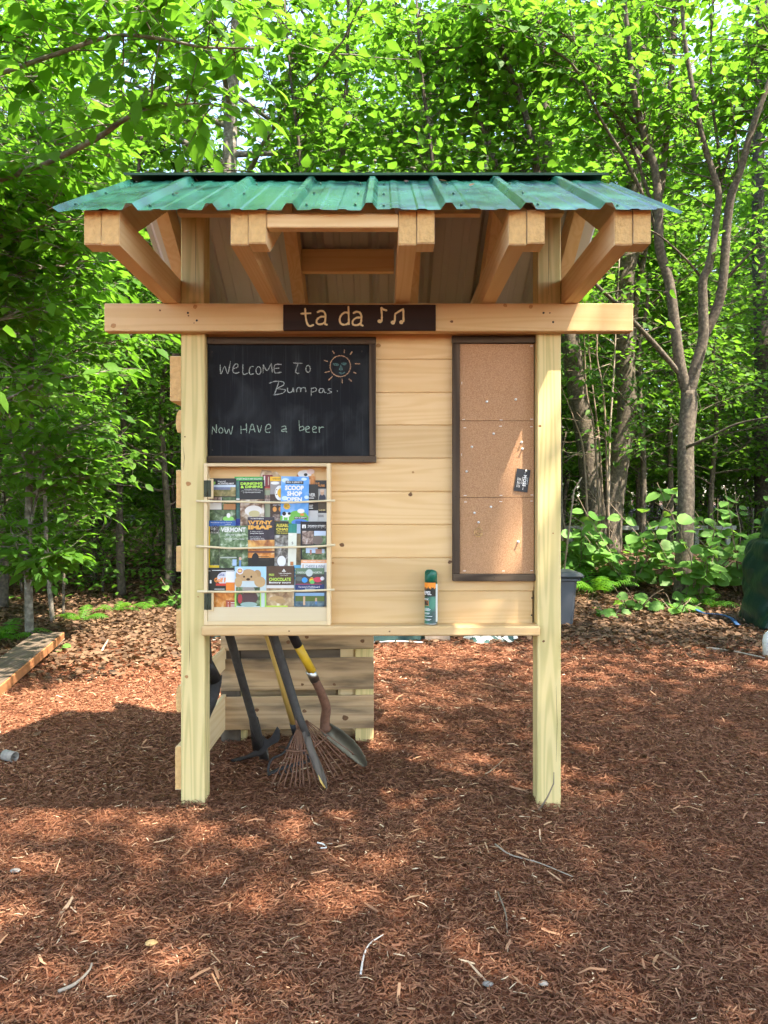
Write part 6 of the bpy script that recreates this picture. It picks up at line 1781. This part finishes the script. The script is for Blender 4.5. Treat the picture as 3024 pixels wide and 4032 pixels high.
# ------------------------------------------------------------------ ferns
def frond_mesh(seed):
    r = np.random.RandomState(seed)
    n = 18; pts = []; V, F, = [], []
    for i in range(n + 1):
        t = i / n
        pts.append(np.array((0, t * .95, .42 * math.sin(t * 1.75) * .8 - .28 * t ** 3)))
    for i in range(2, n):
        t = i / n
        L_ = .26 * math.sin(math.pi * min(1, t * .88 + .12)) ** .8
        d = unit(pts[i + 1] - pts[i])
        for sg in (-1, 1):
            ax = unit(np.array((sg, .35, -.18 + r.normal(0, .08))))
            up = np.array((0, -.2, 1.0))
            m = 6; o = len(V)
            for j in range(m + 1):
                u = j / m
                w = .030 * (1 - u) ** .7 * (1.0 if j % 2 == 0 else .45) + .002
                c = pts[i] + ax * L_ * u + np.array((0, 0, -.05 * u * u))
                V += [c + d * w, c - d * w]
            for j in range(m):
                F.append([o + 2 * j, o + 2 * j + 1, o + 2 * j + 3, o + 2 * j + 2])
    return big_mesh('frond', np.array(V), np.array(F), M['leaf_fern'], np.full(len(V), r.uniform(0, .5)), smooth=True)
fr_me = [frond_mesh(s) for s in (1, 2, 3)]
def fern(label, x, y, nf, size, seed):
    r = np.random.RandomState(seed)
    t = thing('fern', label, 'fern', (x, y, gz(x, y)))
    for k in range(nf):
        o = bpy.data.objects.new('frond', fr_me[r.randint(3)]); COL.objects.link(o); o.parent = t
        o.rotation_euler = (r.uniform(-.15, .35), r.normal(0, .15), 2 * math.pi * k / nf + r.uniform(-.3, .3))
        s = size * r.uniform(.75, 1.15); o.scale = (s, s, s)
        o.location = (r.normal(0, .02), r.normal(0, .02), 0)
fern('bright fern clump on the bank below the twin trunks', 2.72, 9.75, 11, .62, 1)
fern('smaller fern tucked under the twin trunks', 2.25, 10.3, 8, .5, 2)
fern('fern behind the forked tree trunk', 3.3, 10.2, 8, .55, 3)
fern('fern in front of the thin saplings at the left', X(320, 7.9), 7.9, 6, .34, 4)
fern('fern at the dark wood edge beside the left fern', X(460, 8.6), 8.6, 5, .28, 5)
fern('fern arching in from the side beyond the plank', X(-10, 6.6), 6.7, 8, .42, 6)
fern('low fern in shade near the left post', X(600, 8.9), 8.9, 6, .30, 7)
fern('fern right of the forked tree among the shrubs', 3.75, 9.0, 7, .45, 8)

for k, (px, yy, lb) in enumerate(((1600, 2.80, 'dry brown leaf caught under the middle of the ridge cap'), (1760, 2.84, 'dry leaf lying on the roof just right of the centre rib'), (690, 2.50, 'small pale leaf on the left half of the roof'), (1850, 2.70, 'curled tan leaf beside a roof rib'))):
    T, TF = LEAF['litter']
    c = Vector((X(px, yy), yy, roof_z(yy) + .006))
    Rr = Matrix.Rotation(SL, 3, 'X') @ Matrix.Rotation(k * 1.9, 3, 'Z')
    o = mk('fallen_leaf', [c + Rr @ Vector(v * .032) for v in T], [list(f) for f in TF], M['litter'], None, smooth=True)
    tag(o, lb, 'leaf')
# ------------------------------------------------------------------ grey railing far behind on the right
rail = thing('grey_railing', 'low pale grey wooden railing half hidden behind the twin trunks', 'railing', (3.6, 13.0, gz(3.6, 13)))
zr_ = gz(3.5, 13)
box('top_rail', X(2195, 13), X(2900, 13), 13.0, 13.05, zr_ + .30, zr_ + .37, M['rail_grey'], rail)
for k in range(6):
    xx = X(2250 + 125 * k, 13)
    box('baluster', xx - .035, xx + .035, 13.055, 13.11, zr_ - .05, zr_ + .36, M['rail_grey'], rail)

# ------------------------------------------------------------------ ground cover
rc = np.random.RandomState(5)
def chips(n, y0, y1, margin, lmin, lmax, wmin, wmax, pow_=1.0, tone_sh=0.0, at=None):
    y = rc.uniform(y0, y1, n); x = rc.uniform(-1, 1, n) * (y * .5 + margin)
    if at: x = at[0] + rc.normal(0, .085, n); y = 2.95 + rc.normal(0, .075, n)
    edge = 6.75 + .35 * np.sin(1.7 * x + .6) + .25 * np.sin(4.1 * x) + np.where(x < -1.1, -1.1 * np.clip((-x - 1.1), 0, 1.0), 0)
    keep = (y < edge + rc.normal(0, .22, n)) & (y < 7.6)
    x, y = x[keep], y[keep]; n = len(x)
    z = ground_z(x, y) + rc.uniform(.001, .014, n)
    if at: z += .022 * np.exp(-((x - at[0]) ** 2 + (y - 2.95) ** 2) / .012) * rc.uniform(.2, 1, n)
    L_ = lmin + (lmax - lmin) * rc.beta(1.3, 4.0, n); W_ = wmin + (wmax - wmin) * rc.beta(1.5, 3, n)
    az = rc.uniform(0, 2 * np.pi, n); pit = rc.normal(0, .22, n)
    d = np.stack([np.cos(az) * np.cos(pit), np.sin(az) * np.cos(pit), np.sin(pit)], 1)
    roll = rc.normal(0, .6, n)
    s = np.stack([-np.sin(az) * np.cos(roll), np.cos(az) * np.cos(roll), np.sin(roll)], 1)
    up = np.cross(d, s)
    c = np.stack([x, y, z], 1)
    bend = rc.normal(0, .10, n) * L_
    mid = c + up * bend[:, None]
    a = c - d * (L_ / 2)[:, None]; b_ = c + d * (L_ / 2)[:, None]
    w = s * (W_ / 2)[:, None]
    tp_ = rc.uniform(.25, .9, n)[:, None]
    V = np.stack([a - w * tp_, a + w * tp_, mid - w, mid + w, b_ - w * tp_, b_ + w * tp_], 1).reshape(-1, 3)
    o = (np.arange(n) * 6)[:, None]
    F = np.concatenate([o + np.array([0, 1, 3, 2]), o + np.array([2, 3, 5, 4])], 0)
    tone = np.clip(rc.beta(2.2, 2.6, n) * .86 + .05 + tone_sh + .05 * np.sin(2.3 * x + 1.2 * np.sin(3.1 * y)) * np.sin(2.9 * y + x) + np.where(rc.uniform(0, 1, n) < .02, .5, 0), 0, 1)
    return V, F, np.repeat(tone, 6)
parts = [chips(110000, 1.35, 3.0, .7, .006, .062, .0016, .0058), chips(95000, 3.0, 5.0, .7, .010, .070, .0024, .0075), chips(66000, 5.0, 7.6, .6, .016, .08, .004, .010), chips(1500, 2.80, 3.08, 0, .01, .05, .002, .006, at=(-.724,)), chips(1500, 2.80, 3.08, 0, .01, .05, .002, .006, at=(.625,))]
Vs, Fs, Ts, off = [], [], [], 0
for V, F, t in parts:
    Vs.append(V); Fs.append(F + off); Ts.append(t); off += len(V)
mu = link('mulch_chips', big_mesh('mulch_chips', np.concatenate(Vs), np.concatenate(Fs), M['chips'], np.concatenate(Ts)))
tag(mu, 'shredded red brown bark mulch covering the clearing', 'mulch', kind='stuff')
# larger pale slivers
V, F, t = chips(420, 1.5, 6.0, .3, .04, .12, .004, .011)
V[:, 2] += .006
o = link('wood_slivers', big_mesh('wood_slivers', V, F, M['chips'], np.clip(t * .3 + .72, 0, 1)))
tag(o, 'scattered pale wood slivers lying on top of the mulch', 'wood chips', kind='stuff')

def litter(n, y0, y1, smin, smax, seed, sparse=None):
    r = np.random.RandomState(seed)
    y = r.uniform(y0, y1, n); x = r.uniform(-1, 1, n) * (y * .52 + .5)
    if sparse is not None:
        k = sparse(x, y, r); x, y = x[k], y[k]
    n = len(x)
    p = np.stack([x, y, ground_z(x, y) + r.uniform(.003, .02, n)], 1)
    az = r.uniform(0, 6.28, n)
    d = np.stack([np.cos(az), np.sin(az), r.normal(0, .18, n)], 1)
    nn = np.stack([r.normal(0, .4, n), r.normal(0, .4, n), np.ones(n)], 1)
    s = r.uniform(smin, smax, n)
    V, F = place_leaves('litter', p, d, nn, s)
    return V, F, np.repeat(r.uniform(0, 1, n) ** 1.2 * .98, len(LEAF['litter'][0]))
def edge_ok(x, y, r):
    e = 6.6 + .35 * np.sin(1.7 * x + .6) + np.where(x < -1.1, -1.2 * np.clip((-x - 1.1), 0, 1.0), 0)
    return y > e + r.normal(0, .3, len(x))
V1, F1, t1 = litter(36000, 5.0, 10.5, .028, .075, 9, edge_ok)
V2, F2, t2 = litter(14000, 10.0, 15.0, .05, .10, 10)
rs = np.random.RandomState(19)
n4 = 12000
x4 = rs.uniform(2.5, 8, n4) * np.where(rs.uniform(0, 1, n4) < .55, -1, 1); y4 = rs.uniform(.5, 8, n4)
k4 = np.abs(x4) > np.maximum(y4 * .5 + .25, 2.9) + rs.normal(0, .2, n4); x4, y4 = x4[k4], y4[k4]; n4 = len(x4)
az4 = rs.uniform(0, 6.28, n4)
V4, F4 = place_leaves('litter', np.stack([x4, y4, ground_z(x4, y4) + rs.uniform(.003, .02, n4)], 1), np.stack([np.cos(az4), np.sin(az4), rs.normal(0, .18, n4)], 1), np.stack([rs.normal(0, .4, n4), rs.normal(0, .4, n4), np.ones(n4)], 1), rs.uniform(.04, .1, n4))
t4 = np.repeat(rs.uniform(0, 1, n4) ** 1.2 * .98, len(LEAF['litter'][0]))
V3, F3, t3 = litter(90, 3.5, 6.6, .025, .055, 12)
o = link('leaf_litter', big_mesh('leaf_litter', np.concatenate([V1, V2, V3, V4]), np.concatenate([F1, F2 + len(V1), F3 + len(V1) + len(V2), F4 + len(V1) + len(V2) + len(V3)]), M['litter'], np.concatenate([t1, t2, t3, t4])))
tag(o, 'dry brown fallen leaves covering the forest floor beyond the mulch', 'leaf litter', kind='stuff')
# low green ground cover under the trees
r = np.random.RandomState(15)
n = 9000
y = r.uniform(9.4, 20, n); x = r.uniform(-.6, .6, n) * y
k = (x < .8) | (y > 12.2); x, y = x[k], y[k]; n = len(x)
cl = np.sin(1.3 * x + 2) * np.sin(1.1 * y) + r.normal(0, .5, n); k = cl > -.3; x, y = x[k], y[k]; n = len(x)
p = np.stack([x, y, ground_z(x, y) + r.uniform(.02, .38, n) * sstep(8.6, 10, y)], 1)
az = r.uniform(0, 6.28, n)
d = np.stack([np.cos(az), np.sin(az), r.normal(-.1, .25, n)], 1)
nn = np.stack([r.normal(0, .4, n), r.normal(-.3, .4, n), np.ones(n)], 1)
V, F = place_leaves('far', p, d, nn, r.uniform(.05, .12, n))
o = link('ground_cover', big_mesh('ground_cover', V, F, M['leaf_far'], np.repeat(r.uniform(0, .9, n), len(LEAF['far'][0])), smooth=True))
tag(o, 'low green plants carpeting the shaded forest floor', 'ground cover', kind='stuff')
# fallen dead branches at the edge of the wood
for k, (pts, r0, lb) in enumerate((([P(400, 2560, 6.2), P(425, 2520, 6.5)], .010, 'bare stick poking up from the litter at the left'), ([P(2210, 2100, 9.6), P(2260, 1930, 9.4), P(2290, 1880, 9.3)], .012, 'dead leaning branch beside the right post'))):
    p0 = pts[0].copy(); p0.z = gz(p0.x, p0.y) + .005
    tag(tube('dead_branch', [p0] + pts[1:], [r0 * (1 - .4 * i / len(pts)) for i in range(len(pts))], M['dead_twig'], None, 6), lb, 'branch')
